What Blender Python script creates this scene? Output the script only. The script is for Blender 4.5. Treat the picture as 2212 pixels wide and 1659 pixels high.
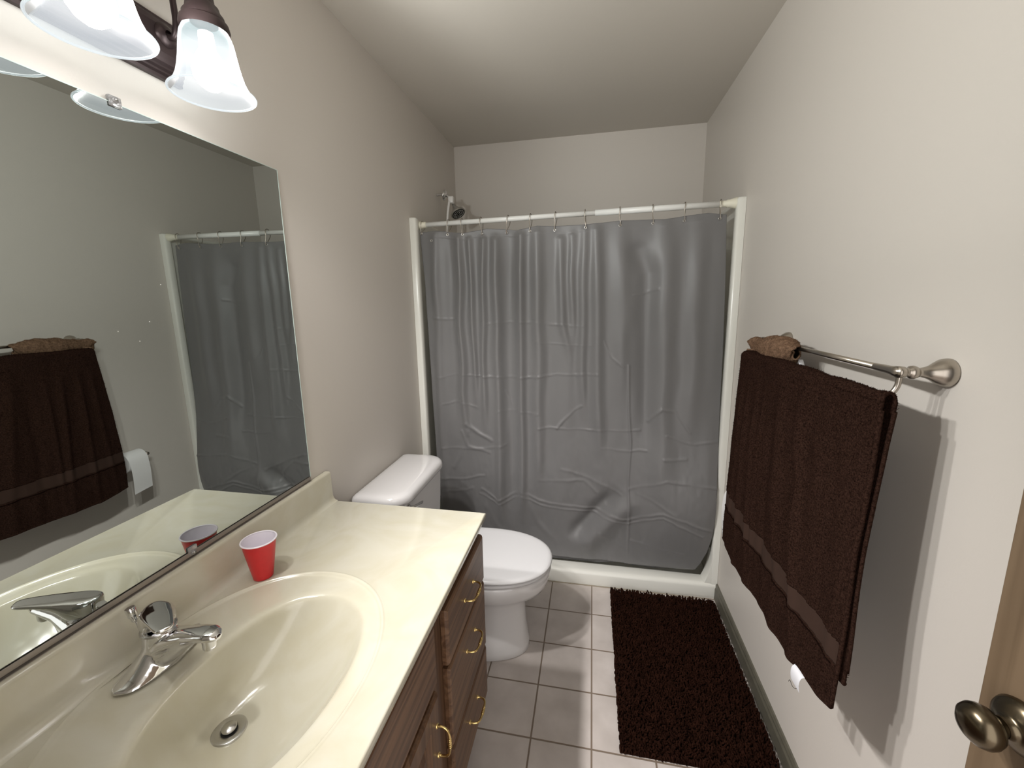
import bpy, bmesh, math, random
import numpy as np
from mathutils import Vector, Matrix, noise as mnoise

for o in list(bpy.data.objects):
    bpy.data.objects.remove(o)
S = bpy.context.scene
COL = S.collection
PI = math.pi
random.seed(7)
rng = np.random.default_rng(11)

# ------------------------------------------------------------------ camera
cam_d = bpy.data.cameras.new('camera')
cam = bpy.data.objects.new('camera', cam_d)
COL.objects.link(cam)
yaw, pitch, roll, FPX = 0.2009, -0.1758, -0.0201, 893.53
cyw, syw, cp, sp = math.cos(yaw), math.sin(yaw), math.cos(pitch), math.sin(pitch)
fw = Vector((-syw*cp, cyw*cp, sp))
r0 = Vector((cyw, syw, 0))
u0 = r0.cross(fw)
rr = math.cos(roll)*r0 + math.sin(roll)*u0
uu = -math.sin(roll)*r0 + math.cos(roll)*u0
M = Matrix((rr, uu, -fw)).transposed().to_4x4()
M.translation = Vector((0.8919, 0, 1.4854))
cam.matrix_world = M
cam_d.sensor_fit = 'HORIZONTAL'
cam_d.sensor_width = 36
cam_d.lens = FPX/2212*36
cam_d.shift_x = 8.43/2212
cam_d.shift_y = -19.82/2212
cam_d.clip_start = 0.02
S.camera = cam

# ------------------------------------------------------------------ world, exposure, light
w = bpy.data.worlds.new('doorway_fill')  # even fill added to brighten the room through the doorway, no known lamp
S.world = w
w.use_nodes = True
w.node_tree.nodes['Background'].inputs[0].default_value = (1.0, 0.96, 0.93, 1)
w.node_tree.nodes['Background'].inputs[1].default_value = 1.1
S.view_settings.view_transform = 'Standard'
S.view_settings.look = 'None'
S.view_settings.gamma = 1
S.view_settings.use_curve_mapping = False
S.view_settings.exposure = 1.10
S.cycles.use_denoising = True
S.cycles.max_bounces = 10
S.cycles.diffuse_bounces = 6
S.cycles.transparent_max_bounces = 12
S.cycles.sample_clamp_indirect = 4
S.cycles.caustics_refractive = False
BULB = 13.5        # glow of each bulb
SPOT = 50.0        # watts thrown into the room by each lamp
LAMP_Y = [0.802, 0.593, 0.384]
W, D, H, YT = 1.524, 2.769, 2.473, 2.006
YN = -0.20         # near wall with the doorway

# ------------------------------------------------------------------ materials
def nt(m):
    return m.node_tree.nodes, m.node_tree.links

def mat(name, col, rough=0.5, metal=0.0, spec=0.5, bump=None, var=None, coat=0, sheen=0, sub=0):
    m = bpy.data.materials.new(name)
    m.use_nodes = True
    N, L = nt(m)
    b = N['Principled BSDF']
    b.inputs['Base Color'].default_value = (*col, 1)
    b.inputs['Roughness'].default_value = rough
    b.inputs['Metallic'].default_value = metal
    b.inputs['Specular IOR Level'].default_value = spec
    b.inputs['Coat Weight'].default_value = coat
    b.inputs['Coat Roughness'].default_value = 0.06
    b.inputs['Sheen Weight'].default_value = sheen
    tc = N.new('ShaderNodeTexCoord')
    if var:                                  # (scale, amount, detail) cloudy change of the base colour
        n = N.new('ShaderNodeTexNoise')
        n.inputs['Scale'].default_value = var[0]
        n.inputs['Detail'].default_value = var[2]
        L.new(tc.outputs['Object'], n.inputs['Vector'])
        mr = N.new('ShaderNodeMapRange')
        mr.inputs['From Min'].default_value = 0.3
        mr.inputs['From Max'].default_value = 0.7
        mr.inputs['To Min'].default_value = 1-var[1]
        mr.inputs['To Max'].default_value = 1+var[1]
        L.new(n.outputs['Fac'], mr.inputs['Value'])
        mx = N.new('ShaderNodeMix')
        mx.data_type = 'RGBA'
        mx.blend_type = 'MULTIPLY'
        mx.inputs[0].default_value = 1
        mx.inputs[6].default_value = (*col, 1)
        L.new(mr.outputs[0], mx.inputs[7])
        L.new(mx.outputs[2], b.inputs['Base Color'])
    if bump:                                 # (scale, strength, distance)
        n = N.new('ShaderNodeTexNoise')
        n.inputs['Scale'].default_value = bump[0]
        n.inputs['Detail'].default_value = 4
        L.new(tc.outputs['Object'], n.inputs['Vector'])
        bp = N.new('ShaderNodeBump')
        bp.inputs['Strength'].default_value = bump[1]
        bp.inputs['Distance'].default_value = bump[2]
        L.new(n.outputs['Fac'], bp.inputs['Height'])
        L.new(bp.outputs[0], b.inputs['Normal'])
    return m

PAINT = (0.63, 0.592, 0.545)
m_wall = mat('greige_wall_paint', PAINT, 0.42, spec=0.35, bump=(170, 0.10, 0.0015))
m_ceil = mat('greige_ceiling_paint', (0.60, 0.565, 0.51), 0.6, spec=0.25, bump=(150, 0.10, 0.0015))
m_base = mat('grey_brown_baseboard', (0.105, 0.098, 0.075), 0.4, spec=0.5, var=(30, 0.12, 3))
m_trim = mat('white_door_trim', (0.75, 0.74, 0.70), 0.4)
m_fiber = mat('white_fibreglass', (0.74, 0.74, 0.69), 0.22, spec=0.5, bump=(60, 0.03, 0.001))
m_porc = mat('white_porcelain', (0.66, 0.65, 0.65), 0.08, spec=0.6, coat=0.4)
m_seat = mat('white_seat_plastic', (0.66, 0.66, 0.67), 0.28, spec=0.5)
m_chrome = mat('polished_chrome', (0.78, 0.78, 0.79), 0.07, metal=1, bump=(90, 0.04, 0.0006))
m_chromed = mat('dull_chrome', (0.55, 0.54, 0.52), 0.28, metal=1, bump=(220, 0.25, 0.0006))
m_nickel = mat('brushed_nickel', (0.44, 0.40, 0.35), 0.28, metal=1)
m_bronze = mat('dark_bronze', (0.045, 0.030, 0.030), 0.35, metal=0.6, spec=0.5)
m_knob = mat('antique_brass', (0.13, 0.105, 0.07), 0.25, metal=1)
m_brass = mat('polished_brass', (0.78, 0.58, 0.25), 0.16, metal=1)
m_grey = mat('grey_polyester', (0.150, 0.148, 0.149), 0.46, spec=0.55, bump=(420, 0.10, 0.0006), sheen=0.15)
m_rod = mat('white_enamel_rod', (0.78, 0.79, 0.77), 0.3)
m_cap = mat('ivory_rod_cap', (0.76, 0.74, 0.62), 0.45)
m_towel = mat('dark_brown_terry', (0.029, 0.0150, 0.0108), 0.95, spec=0.0, bump=(700, 0.9, 0.003), var=(260, 0.55, 3))
m_band = mat('woven_towel_band', (0.040, 0.023, 0.017), 0.9, spec=0.1, bump=(900, 0.4, 0.001))
m_stitch = mat('dark_stitching', (0.008, 0.004, 0.003), 0.95, spec=0.0)
m_cloth = mat('tan_brown_terry', (0.17, 0.105, 0.068), 0.95, spec=0.0, bump=(420, 0.8, 0.003), var=(160, 0.3, 3))
m_tag = mat('white_satin_tag', (0.75, 0.76, 0.8), 0.5)
m_rug = mat('dark_brown_chenille', (0.017, 0.0065, 0.0040), 0.9, spec=0.03, var=(40, 0.4, 2))
m_red = mat('red_plastic', (0.62, 0.020, 0.025), 0.32, spec=0.5, var=(60, 0.04, 2))
m_cupin = mat('white_cup_plastic', (0.82, 0.78, 0.84), 0.35)
m_paper = mat('white_tissue', (0.80, 0.80, 0.80), 0.9, bump=(300, 0.3, 0.001))
m_black = mat('black_gap_shade', (0.006, 0.006, 0.006), 0.8)  # flat black for the shade painted into the drain opening
m_white = mat('white_plastic', (0.78, 0.77, 0.75), 0.35)
m_channel = mat('dark_aluminium_channel', (0.30, 0.265, 0.235), 0.45, metal=0.5)
m_rubber = mat('black_nozzle_rubber', (0.01, 0.01, 0.01), 0.5)
m_grout = mat('brown_caulk', (0.3, 0.26, 0.2), 0.8)

def mirror_mat():
    m = bpy.data.materials.new('silvered_glass')
    m.use_nodes = True
    N, L = nt(m)
    b = N['Principled BSDF']
    b.inputs['Base Color'].default_value = (0.50, 0.53, 0.51, 1)
    b.inputs['Metallic'].default_value = 1
    b.inputs['Roughness'].default_value = 0.0
    return m
m_mirror = mirror_mat()
m_edge = mat('mirror_glass_edge', (0.62, 0.72, 0.68), 0.1, spec=0.8)

def clear_mat():
    m = bpy.data.materials.new('clear_plastic')
    m.use_nodes = True
    N, L = nt(m)
    b = N['Principled BSDF']
    b.inputs['Base Color'].default_value = (0.95, 0.93, 0.93, 1)
    b.inputs['Roughness'].default_value = 0.08
    b.inputs['Transmission Weight'].default_value = 0.75
    return m
m_clear = clear_mat()

def tile_mat():
    m = bpy.data.materials.new('floor_tiles')
    m.use_nodes = True
    N, L = nt(m)
    b = N['Principled BSDF']
    tc = N.new('ShaderNodeTexCoord')
    mp = N.new('ShaderNodeMapping')
    T = 0.206
    mp.inputs['Scale'].default_value = (1/T, 1/T, 1)
    mp.inputs['Location'].default_value = (-0.7068/T+10, -1.3792/T+10, 0)
    L.new(tc.outputs['Object'], mp.inputs['Vector'])
    sep = N.new('ShaderNodeSeparateXYZ')
    L.new(mp.outputs[0], sep.inputs[0])
    def mth(op, a, bb=None):
        n = N.new('ShaderNodeMath')
        n.operation = op
        for k, v in enumerate((a, bb)):
            if v is None: continue
            if isinstance(v, (int, float)): n.inputs[k].default_value = v
            else: L.new(v, n.inputs[k])
        return n.outputs[0]
    def edge(c):
        f = mth('FRACT', c)
        return mth('MINIMUM', f, mth('SUBTRACT', 1.0, f))
    d = mth('MINIMUM', edge(sep.outputs[0]), edge(sep.outputs[1]))
    mr = N.new('ShaderNodeMapRange')
    mr.interpolation_type = 'SMOOTHSTEP'
    mr.inputs['From Min'].default_value = 0.010
    mr.inputs['From Max'].default_value = 0.018
    L.new(d, mr.inputs['Value'])
    n1 = N.new('ShaderNodeTexNoise')
    n1.inputs['Scale'].default_value = 9
    n1.inputs['Detail'].default_value = 5
    L.new(tc.outputs['Object'], n1.inputs['Vector'])
    cr = N.new('ShaderNodeValToRGB')
    cr.color_ramp.elements[0].position = 0.3
    cr.color_ramp.elements[0].color = (0.46, 0.415, 0.385, 1)
    cr.color_ramp.elements[1].position = 0.7
    cr.color_ramp.elements[1].color = (0.58, 0.53, 0.50, 1)
    L.new(n1.outputs['Fac'], cr.inputs[0])
    mx = N.new('ShaderNodeMix')
    mx.data_type = 'RGBA'
    mx.inputs[6].default_value = (0.19, 0.145, 0.11, 1)
    L.new(mr.outputs[0], mx.inputs[0])
    L.new(cr.outputs[0], mx.inputs[7])
    L.new(mx.outputs[2], b.inputs['Base Color'])
    b.inputs['Roughness'].default_value = 0.42
    bp = N.new('ShaderNodeBump')
    bp.inputs['Strength'].default_value = 0.6
    bp.inputs['Distance'].default_value = 0.0015
    L.new(mr.outputs[0], bp.inputs['Height'])
    L.new(bp.outputs[0], b.inputs['Normal'])
    return m
m_tile = tile_mat()

def wood_mat(name, c1, c2, scale, rough, axis):
    m = bpy.data.materials.new(name)
    m.use_nodes = True
    N, L = nt(m)
    b = N['Principled BSDF']
    tc = N.new('ShaderNodeTexCoord')
    mp = N.new('ShaderNodeMapping')
    s = [60*scale, 60*scale, 60*scale]
    s[axis] = 2.5*scale
    mp.inputs['Scale'].default_value = s
    L.new(tc.outputs['Object'], mp.inputs['Vector'])
    n = N.new('ShaderNodeTexNoise')
    n.inputs['Scale'].default_value = 1.0
    n.inputs['Detail'].default_value = 6
    n.inputs['Distortion'].default_value = 0.6
    L.new(mp.outputs[0], n.inputs['Vector'])
    cr = N.new('ShaderNodeValToRGB')
    cr.color_ramp.elements[0].position = 0.36
    cr.color_ramp.elements[0].color = (*c1, 1)
    cr.color_ramp.elements[1].position = 0.62
    cr.color_ramp.elements[1].color = (*c2, 1)
    L.new(n.outputs['Fac'], cr.inputs[0])
    L.new(cr.outputs[0], b.inputs['Base Color'])
    b.inputs['Roughness'].default_value = rough
    bp = N.new('ShaderNodeBump')
    bp.inputs['Strength'].default_value = 0.25
    bp.inputs['Distance'].default_value = 0.001
    L.new(n.outputs['Fac'], bp.inputs['Height'])
    L.new(bp.outputs[0], b.inputs['Normal'])
    return m
m_oak_h = wood_mat('oak_grain_across', (0.078, 0.037, 0.018), (0.168, 0.090, 0.047), 1.0, 0.4, 1)
m_oak_v = wood_mat('oak_grain_upright', (0.078, 0.037, 0.018), (0.168, 0.090, 0.047), 1.0, 0.4, 2)
m_door = wood_mat('door_veneer', (0.105, 0.070, 0.040), (0.145, 0.100, 0.060), 0.8, 0.5, 2)

def marble_mat():
    m = bpy.data.materials.new('cream_cultured_marble')
    m.use_nodes = True
    N, L = nt(m)
    b = N['Principled BSDF']
    tc = N.new('ShaderNodeTexCoord')
    n = N.new('ShaderNodeTexNoise')
    n.inputs['Scale'].default_value = 5
    n.inputs['Detail'].default_value = 8
    n.inputs['Distortion'].default_value = 2.5
    L.new(tc.outputs['Object'], n.inputs['Vector'])
    cr = N.new('ShaderNodeValToRGB')
    cr.color_ramp.elements[0].position = 0.35
    cr.color_ramp.elements[0].color = (0.535, 0.505, 0.395, 1)
    cr.color_ramp.elements[1].position = 0.62
    cr.color_ramp.elements[1].color = (0.57, 0.548, 0.455, 1)
    L.new(n.outputs['Fac'], cr.inputs[0])
    L.new(cr.outputs[0], b.inputs['Base Color'])
    b.inputs['Roughness'].default_value = 0.16
    b.inputs['Coat Weight'].default_value = 0.25
    b.inputs['Coat Roughness'].default_value = 0.05
    return m
m_marble = marble_mat()

def emit(name, col, s):
    m = bpy.data.materials.new(name)
    m.use_nodes = True
    N, L = nt(m)
    N.remove(N['Principled BSDF'])
    e = N.new('ShaderNodeEmission')
    e.inputs[0].default_value = (*col, 1)
    e.inputs[1].default_value = s
    L.new(e.outputs[0], N['Material Output'].inputs[0])
    return m
m_bulb = emit('lit_bulb', (1, 0.98, 0.96), BULB)
N_, L_ = nt(m_bulb)
tr_ = N_.new('ShaderNodeBsdfTransparent')
mx_ = N_.new('ShaderNodeMixShader')
mx_.inputs[0].default_value = 0.5
L_.new(N_['Emission'].outputs[0], mx_.inputs[1])
L_.new(tr_.outputs[0], mx_.inputs[2])
L_.new(mx_.outputs[0], N_['Material Output'].inputs[0])

def shade_mat():
    m = bpy.data.materials.new('lit_frosted_glass')
    m.use_nodes = True
    N, L = nt(m)
    N.remove(N['Principled BSDF'])
    e = N.new('ShaderNodeEmission')
    tc = N.new('ShaderNodeTexCoord')
    sep = N.new('ShaderNodeSeparateXYZ')
    L.new(tc.outputs['Object'], sep.inputs[0])
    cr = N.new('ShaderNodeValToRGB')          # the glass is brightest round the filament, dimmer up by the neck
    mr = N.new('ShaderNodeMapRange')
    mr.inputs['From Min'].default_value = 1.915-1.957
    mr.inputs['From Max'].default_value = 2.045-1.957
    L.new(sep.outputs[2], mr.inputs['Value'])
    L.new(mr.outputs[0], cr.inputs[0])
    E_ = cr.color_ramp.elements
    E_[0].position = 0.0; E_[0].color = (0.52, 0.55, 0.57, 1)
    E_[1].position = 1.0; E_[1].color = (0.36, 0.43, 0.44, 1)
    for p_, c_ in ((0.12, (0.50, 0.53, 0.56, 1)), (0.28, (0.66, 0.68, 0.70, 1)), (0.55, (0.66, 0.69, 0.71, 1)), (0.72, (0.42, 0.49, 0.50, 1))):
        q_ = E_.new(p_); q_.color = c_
    L.new(cr.outputs[0], e.inputs[0])
    e.inputs[1].default_value = 0.80
    gl = N.new('ShaderNodeBsdfGlossy')
    gl.inputs['Roughness'].default_value = 0.4
    tr = N.new('ShaderNodeBsdfTransparent')
    tr.inputs[0].default_value = (0.95, 1.0, 1.0, 1)
    mix = N.new('ShaderNodeMixShader')
    mix.inputs[0].default_value = 0.34
    L.new(e.outputs[0], mix.inputs[1])
    L.new(tr.outputs[0], mix.inputs[2])
    fr = N.new('ShaderNodeFresnel')
    fr.inputs[0].default_value = 1.12
    m2 = N.new('ShaderNodeMixShader')
    L.new(fr.outputs[0], m2.inputs[0])
    L.new(mix.outputs[0], m2.inputs[1])
    L.new(gl.outputs[0], m2.inputs[2])
    L.new(m2.outputs[0], N['Material Output'].inputs[0])
    return m
m_shade = shade_mat()

# ------------------------------------------------------------------ geometry helpers
class G:
    """collects world-space pieces into one mesh"""
    def __init__(s):
        s.v, s.f, s.sm, s.mi = [], [], [], []
    def add(s, vs, fs, smooth=True, mi=0):
        k = len(s.v)
        s.v += [tuple(v) for v in vs]
        s.f += [tuple(i+k for i in f) for f in fs]
        s.sm += [smooth]*len(fs)
        s.mi += [mi]*len(fs)
        return s
    def box(s, x0, x1, y0, y1, z0, z1, bev=0.0, seg=2, smooth=None, mi=0):
        bm = bmesh.new()
        bmesh.ops.create_cube(bm, size=1)
        for v in bm.verts:
            v.co = Vector(((x0+x1)/2+v.co.x*(x1-x0), (y0+y1)/2+v.co.y*(y1-y0), (z0+z1)/2+v.co.z*(z1-z0)))
        if bev > 0:
            bmesh.ops.bevel(bm, geom=bm.edges[:], offset=bev, segments=seg, profile=0.5, affect='EDGES')
        bm.verts.index_update()
        s.add([v.co for v in bm.verts], [[v.index for v in f.verts] for f in bm.faces], bev > 0 if smooth is None else smooth, mi)
        bm.free()
        return s
    def rings(s, rings, cap0=True, cap1=True, closed=True, smooth=True, mi=0):
        n = len(rings[0])
        vs = [p for r in rings for p in r]
        fs = []
        for i in range(len(rings)-1):
            for j in range(n if closed else n-1):
                a, b_ = i*n+j, i*n+(j+1) % n
                fs.append((a, b_, b_+n, a+n))
        if cap0: fs.append(tuple(range(n))[::-1])
        if cap1: fs.append(tuple((len(rings)-1)*n+j for j in range(n)))
        return s.add(vs, fs, smooth, mi)
    def lathe(s, prof, o=(0, 0, 0), ax=(0, 0, 1), n=40, cap0=False, cap1=False, mi=0):
        ax = Vector(ax).normalized()
        q = Vector((0, 0, 1)).rotation_difference(ax)
        rs = []
        for r, h in prof:
            rs.append([Vector(o)+q @ Vector((r*math.cos(2*PI*j/n), r*math.sin(2*PI*j/n), h)) for j in range(n)])
        return s.rings(rs, cap0, cap1, mi=mi)
    def tube(s, pts, r, n=12, sub=6, caps=True, mi=0):
        pts = [Vector(p) for p in pts]
        rad = r if isinstance(r, (list, tuple)) else [r]*len(pts)
        P, R_ = [], []
        for i in range(len(pts)-1):
            a, b_ = pts[max(i-1, 0)], pts[i]
            c, d = pts[i+1], pts[min(i+2, len(pts)-1)]
            k = sub if len(pts) > 2 else 1
            for t in range(k):
                t /= k
                P.append(0.5*((2*b_)+(c-a)*t+(2*a-5*b_+4*c-d)*t*t+(3*b_-a-3*c+d)*t**3))
                R_.append(rad[i]*(1-t)+rad[i+1]*t)
        P.append(pts[-1]); R_.append(rad[-1])
        rs = []
        up = None
        for i, p in enumerate(P):
            t = (P[min(i+1, len(P)-1)]-P[max(i-1, 0)]).normalized()
            if up is None:
                up = Vector((0, 0, 1)) if abs(t.z) < 0.9 else Vector((1, 0, 0))
            x = t.cross(up).normalized()
            up = x.cross(t)
            rs.append([p+R_[i]*(x*math.cos(2*PI*j/n)+up*math.sin(2*PI*j/n)) for j in range(n)])
        return s.rings(rs, caps, caps, mi=mi)
    def build(s, name, mats, parent=None, loc=None, auto=None):
        me = bpy.data.meshes.new(name)
        L0 = Vector(parent_world(parent)) if parent else Vector(loc or (0, 0, 0))
        me.from_pydata([tuple(Vector(v)-L0) for v in s.v], [], s.f)
        me.polygons.foreach_set('use_smooth', s.sm)
        me.polygons.foreach_set('material_index', s.mi)
        me.update()
        o = bpy.data.objects.new(name, me)
        COL.objects.link(o)
        for m in (mats if isinstance(mats, (list, tuple)) else [mats]):
            me.materials.append(m)
        if parent:
            o.parent = parent
        else:
            o.location = L0
        bm = bmesh.new(); bm.from_mesh(me)
        bmesh.ops.recalc_face_normals(bm, faces=bm.faces)
        bm.to_mesh(me); bm.free()
        if auto:
            me.set_sharp_from_angle(angle=math.radians(auto))
        return o

def parent_world(o):
    v = Vector((0, 0, 0))
    while o is not None:
        v += o.location
        o = o.parent
    return v

def np_obj(name, V, F, mats, parent=None, smooth=True, loc=(0, 0, 0)):
    """V: n x 3 array in world space, F: m x k index array (k = 3 or 4)"""
    L0 = np.array(parent_world(parent) if parent else loc, dtype=float)
    me = bpy.data.meshes.new(name)
    k = F.shape[1]
    me.vertices.add(len(V)); me.vertices.foreach_set('co', (V-L0).astype(np.float32).ravel())
    me.loops.add(F.size); me.loops.foreach_set('vertex_index', F.astype(np.int32).ravel())
    me.polygons.add(len(F)); me.polygons.foreach_set('loop_start', np.arange(0, F.size, k, dtype=np.int32))
    me.polygons.foreach_set('use_smooth', np.full(len(F), smooth))
    me.update(calc_edges=True)
    me.validate()
    o = bpy.data.objects.new(name, me)
    COL.objects.link(o)
    for m in (mats if isinstance(mats, (list, tuple)) else [mats]):
        me.materials.append(m)
    if parent: o.parent = parent
    else: o.location = loc
    return o

def grid_faces(nu, nv):
    i, j = np.meshgrid(np.arange(nu-1), np.arange(nv-1), indexing='ij')
    a = (i*nv+j).ravel()
    return np.stack([a, a+nv, a+nv+1, a+1], 1)

def tag(o, label=None, cat=None, group=None, kind=None):
    if label: o['label'] = label
    if cat: o['category'] = cat
    if group: o['group'] = group
    if kind: o['kind'] = kind
    return o

def thing(name, loc, label, cat, group=None):
    o = bpy.data.objects.new(name, None)
    o.empty_display_size = 0.05
    COL.objects.link(o)
    o.location = loc
    return tag(o, label, cat, group)

def struct(name, g, m, **k):
    return tag(g.build(name, m, **k), kind='structure')

# ------------------------------------------------------------------ the room shell
TH = 0.1
struct('floor', G().box(-TH, W+TH, -1.6, D+TH, -0.05, 0.0), m_tile)
struct('ceiling', G().box(-TH, W+TH, YN-TH, D+TH, H, H+0.05), m_ceil)
struct('wall_left', G().box(-TH, 0, YN-TH, D+TH, 0, H), m_wall)
struct('wall_right', G().box(W, W+TH, YN-TH, D+TH, 0, H), m_wall)
struct('wall_back', G().box(0, W, D, D+TH, 0, H), m_wall)
struct('wall_near', G().box(0, 0.70, YN-TH, YN, 0, H).box(0.70, W, YN-TH, YN, 2.06, H).box(1.50, W, YN-TH, YN, 0, 2.06), m_wall)
struct('trim_1', G().box(0.64, 0.70, YN, YN+0.014, 0, 2.12, 0.003).box(0.70, 1.50, YN, YN+0.014, 2.06, 2.12, 0.003), m_trim)
prof = [(0, 0), (0.0125, 0), (0.0125, 0.055), (0.009, 0.066), (0.009, 0.072), (0.005, 0.083), (0, 0.0845)]
g = G(); g.rings([[(W-a, y, z) for a, z in prof] for y in (YN, YT-0.002)], smooth=False)
struct('baseboard_right', g, m_base)
g = G(); g.rings([[(a, y, z) for a, z in prof] for y in (1.185, YT-0.002)], smooth=False)
struct('baseboard_left', g, m_base)

# ------------------------------------------------------------------ shower stall
st = thing('shower_stall', (W/2, 2.4, 0), 'white moulded fibreglass shower stall filling the far end of the room', 'shower')
ZS = 1.902
def flange(s):
    xo = 0.0 if s < 0 else W
    sx = 1 if s < 0 else -1
    g = G()
    pts = [(0.001, 2.006), (0.024, 2.006), (0.031, 2.009), (0.034, 2.016), (0.034, 2.040), (0.030, 2.046), (0.016, 2.052), (0.012, 2.06), (0.012, D-0.002), (0.001, D-0.002)]
    rs = []
    zt_ = ZS
    for z in (0.0, zt_-0.010, zt_-0.003, zt_):
        sh = 0.0 if z < zt_-0.004 else (0.002 if z < zt_ else 0.006)
        rs.append([(xo+sx*(max(a-sh, 0.0005)), y+(sh if y < 2.01 else 0), z) for a, y in pts])
    g.rings(rs)
    return g.build('side_panel', m_fiber, st, auto=40)
flange(-1); flange(1)
G().box(0.012, W-0.012, D-0.014, D-0.002, 0, ZS, 0.003).build('back_panel', m_fiber, st)
G().box(0.012, W-0.012, 2.08, D-0.01, 0.0, 0.035, 0.004).build('shower_floor', m_fiber, st)
# the low threshold
rs = []
cr_ = [(2.004, 0.0), (2.000, 0.02), (2.000, 0.062), (2.003, 0.072), (2.011, 0.079), (2.022, 0.081), (2.066, 0.081), (2.076, 0.078), (2.081, 0.068), (2.082, 0.0)]
for i in range(41):
    x = 0.004+(W-0.008)*i/40
    b_ = 0.006*math.cos((x-W/2)/W*PI)
    rs.append([(x, y-(b_ if y < 2.05 else 0), z) for y, z in cr_])
g = G(); g.rings(rs); g.build('threshold', m_fiber, st, auto=50)
for s_ in (-1, 1):
    xo = 0.0 if s_ < 0 else W
    sx = 1 if s_ < 0 else -1
    rs = []
    for k in range(9):
        t = k/8
        wd_ = 0.034+0.030*(1-t)**2.2
        rs.append([(xo+sx*0.002, 2.0065, 0.079+0.16*t), (xo+sx*wd_*0.93, 2.0085, 0.079+0.16*t), (xo+sx*wd_, 2.016, 0.079+0.16*t), (xo+sx*wd_, 2.070, 0.079+0.16*t), (xo+sx*0.002, 2.070, 0.079+0.16*t)])
    g = G(); g.rings(rs); g.build('corner_cove', m_fiber, st, auto=50)
G().box(0.03, W-0.03, 1.992, 1.998, -0.001, 0.003, 0.001).build('caulk_line', m_grout, st)

# ------------------------------------------------------------------ curtain rod
rod = thing('curtain_rod', (0.014, 2.07, 1.873), 'white tension rod across the top of the shower opening', 'curtain rod')
pa, pb = Vector((0.016, 2.067, 1.873)), Vector((1.508, 2.036, 1.882))
dv = (pb-pa)
def onrod(x): return pa+dv*((x-pa.x)/dv.x)
g = G(); g.tube([onrod(0.06), onrod(0.905)], 0.0118, 20); g.build('inner_tube', m_rod, rod)
g = G(); g.tube([onrod(0.90), onrod(1.425)], 0.0135, 20); g.build('outer_tube', m_rod, rod)
capp = [(0.0, 0), (0.021, 0), (0.0225, 0.004), (0.021, 0.008), (0.0175, 0.014), (0.0185, 0.018), (0.0185, 0.022), (0.0155, 0.028), (0.014, 0.05), (0.0, 0.05)]
g = G(); g.lathe(capp, pa, dv, 24); g.build('end_cap', m_cap, rod, auto=50)
capp2 = [(0.0, 0), (0.022, 0), (0.0235, 0.006), (0.0225, 0.02), (0.0185, 0.036), (0.0165, 0.040), (0.0165, 0.052), (0.013, 0.056), (0.013, 0.085), (0.0, 0.085)]
g = G(); g.lathe(capp2, pb, -dv, 24); g.build('end_cap', m_cap, rod, auto=50)

# ------------------------------------------------------------------ shower curtain
GROM = [(0.0418, 1.8297), (0.1787, 1.819), (0.2586, 1.815), (0.3594, 1.8132), (0.4807, 1.8118), (0.5968, 1.8122), (0.7134, 1.8116), (0.8566, 1.814), (1.0113, 1.8162), (1.1546, 1.818), (1.286, 1.8201), (1.4308, 1.822)]
RINGX = [0.045, 0.1858, 0.2551, 0.353, 0.4887, 0.5983, 0.7173, 0.8542, 1.0094, 1.1519, 1.2874, 1.4312]
TOP = [(0.03, 1.836), (0.1, 1.840), (0.162, 1.8358), (0.188, 1.8305), (0.2571, 1.8206), (0.2917, 1.8252), (0.3854, 1.8361), (0.4604, 1.8299), (0.5343, 1.8207), (0.6316, 1.8348), (0.715, 1.8304), (0.8549, 1.8289), (1.0107, 1.8367), (1.154, 1.8346), (1.2056, 1.8317), (1.2898, 1.8405), (1.3862, 1.8476), (1.4616, 1.8362)]
VR = [  # upright fold crests: polyline (x, z), height, half width
 ([(0.111, 1.815), (0.105, 1.376), (0.109, 0.956), (0.104, 0.3)], .010, .016),
 ([(0.239, 1.798), (0.231, 1.375), (0.236, 1.01), (0.25, 0.78)], .016, .013),
 ([(0.293, 1.784), (0.296, 1.327), (0.307, 0.936)], .012, .010),
 ([(0.361, 1.781), (0.350, 1.3), (0.344, 0.80)], .013, .011),
 ([(0.422, 1.778), (0.427, 1.137), (0.414, 0.25)], .016, .016),
 ([(0.548, 1.794), (0.546, 1.138), (0.539, 0.3)], .018, .014),
 ([(0.629, 1.8), (0.633, 1.372), (0.632, 0.5)], .016, .020),
 ([(0.739, 1.763), (0.753, 1.371), (0.797, 1.188)], .010, .014),
 ([(0.789, 1.782), (0.808, 1.257)], .008, .012),
 ([(0.851, 1.8), (0.85, 1.142), (0.86, 0.9)], .010, .014),
 ([(0.906, 1.797), (0.923, 1.073), (0.94, 0.7)], .014, .018),
 ([(1.011, 1.812), (1.033, 1.477), (1.04, 1.0)], .010, .030),
 ([(1.207, 1.801), (1.218, 1.367), (1.228, 1.034), (1.23, 0.5)], .018, .034),
 ([(1.35, 1.813), (1.356, 1.365), (1.365, 0.831)], .012, .028),
 ([(1.10, 1.7), (1.141, 1.6), (1.156, 1.146), (1.162, 0.798)], -.014, .030),
 ([(0.19, 1.80), (0.185, 1.3), (0.19, 0.8)], -.010, .022),
 ([(0.49, 1.80), (0.488, 1.1), (0.48, 0.3)], -.012, .026),
 ([(1.074, 1.168), (1.09, 0.5), (1.101, 0.12)], .003, .004),
]
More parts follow.
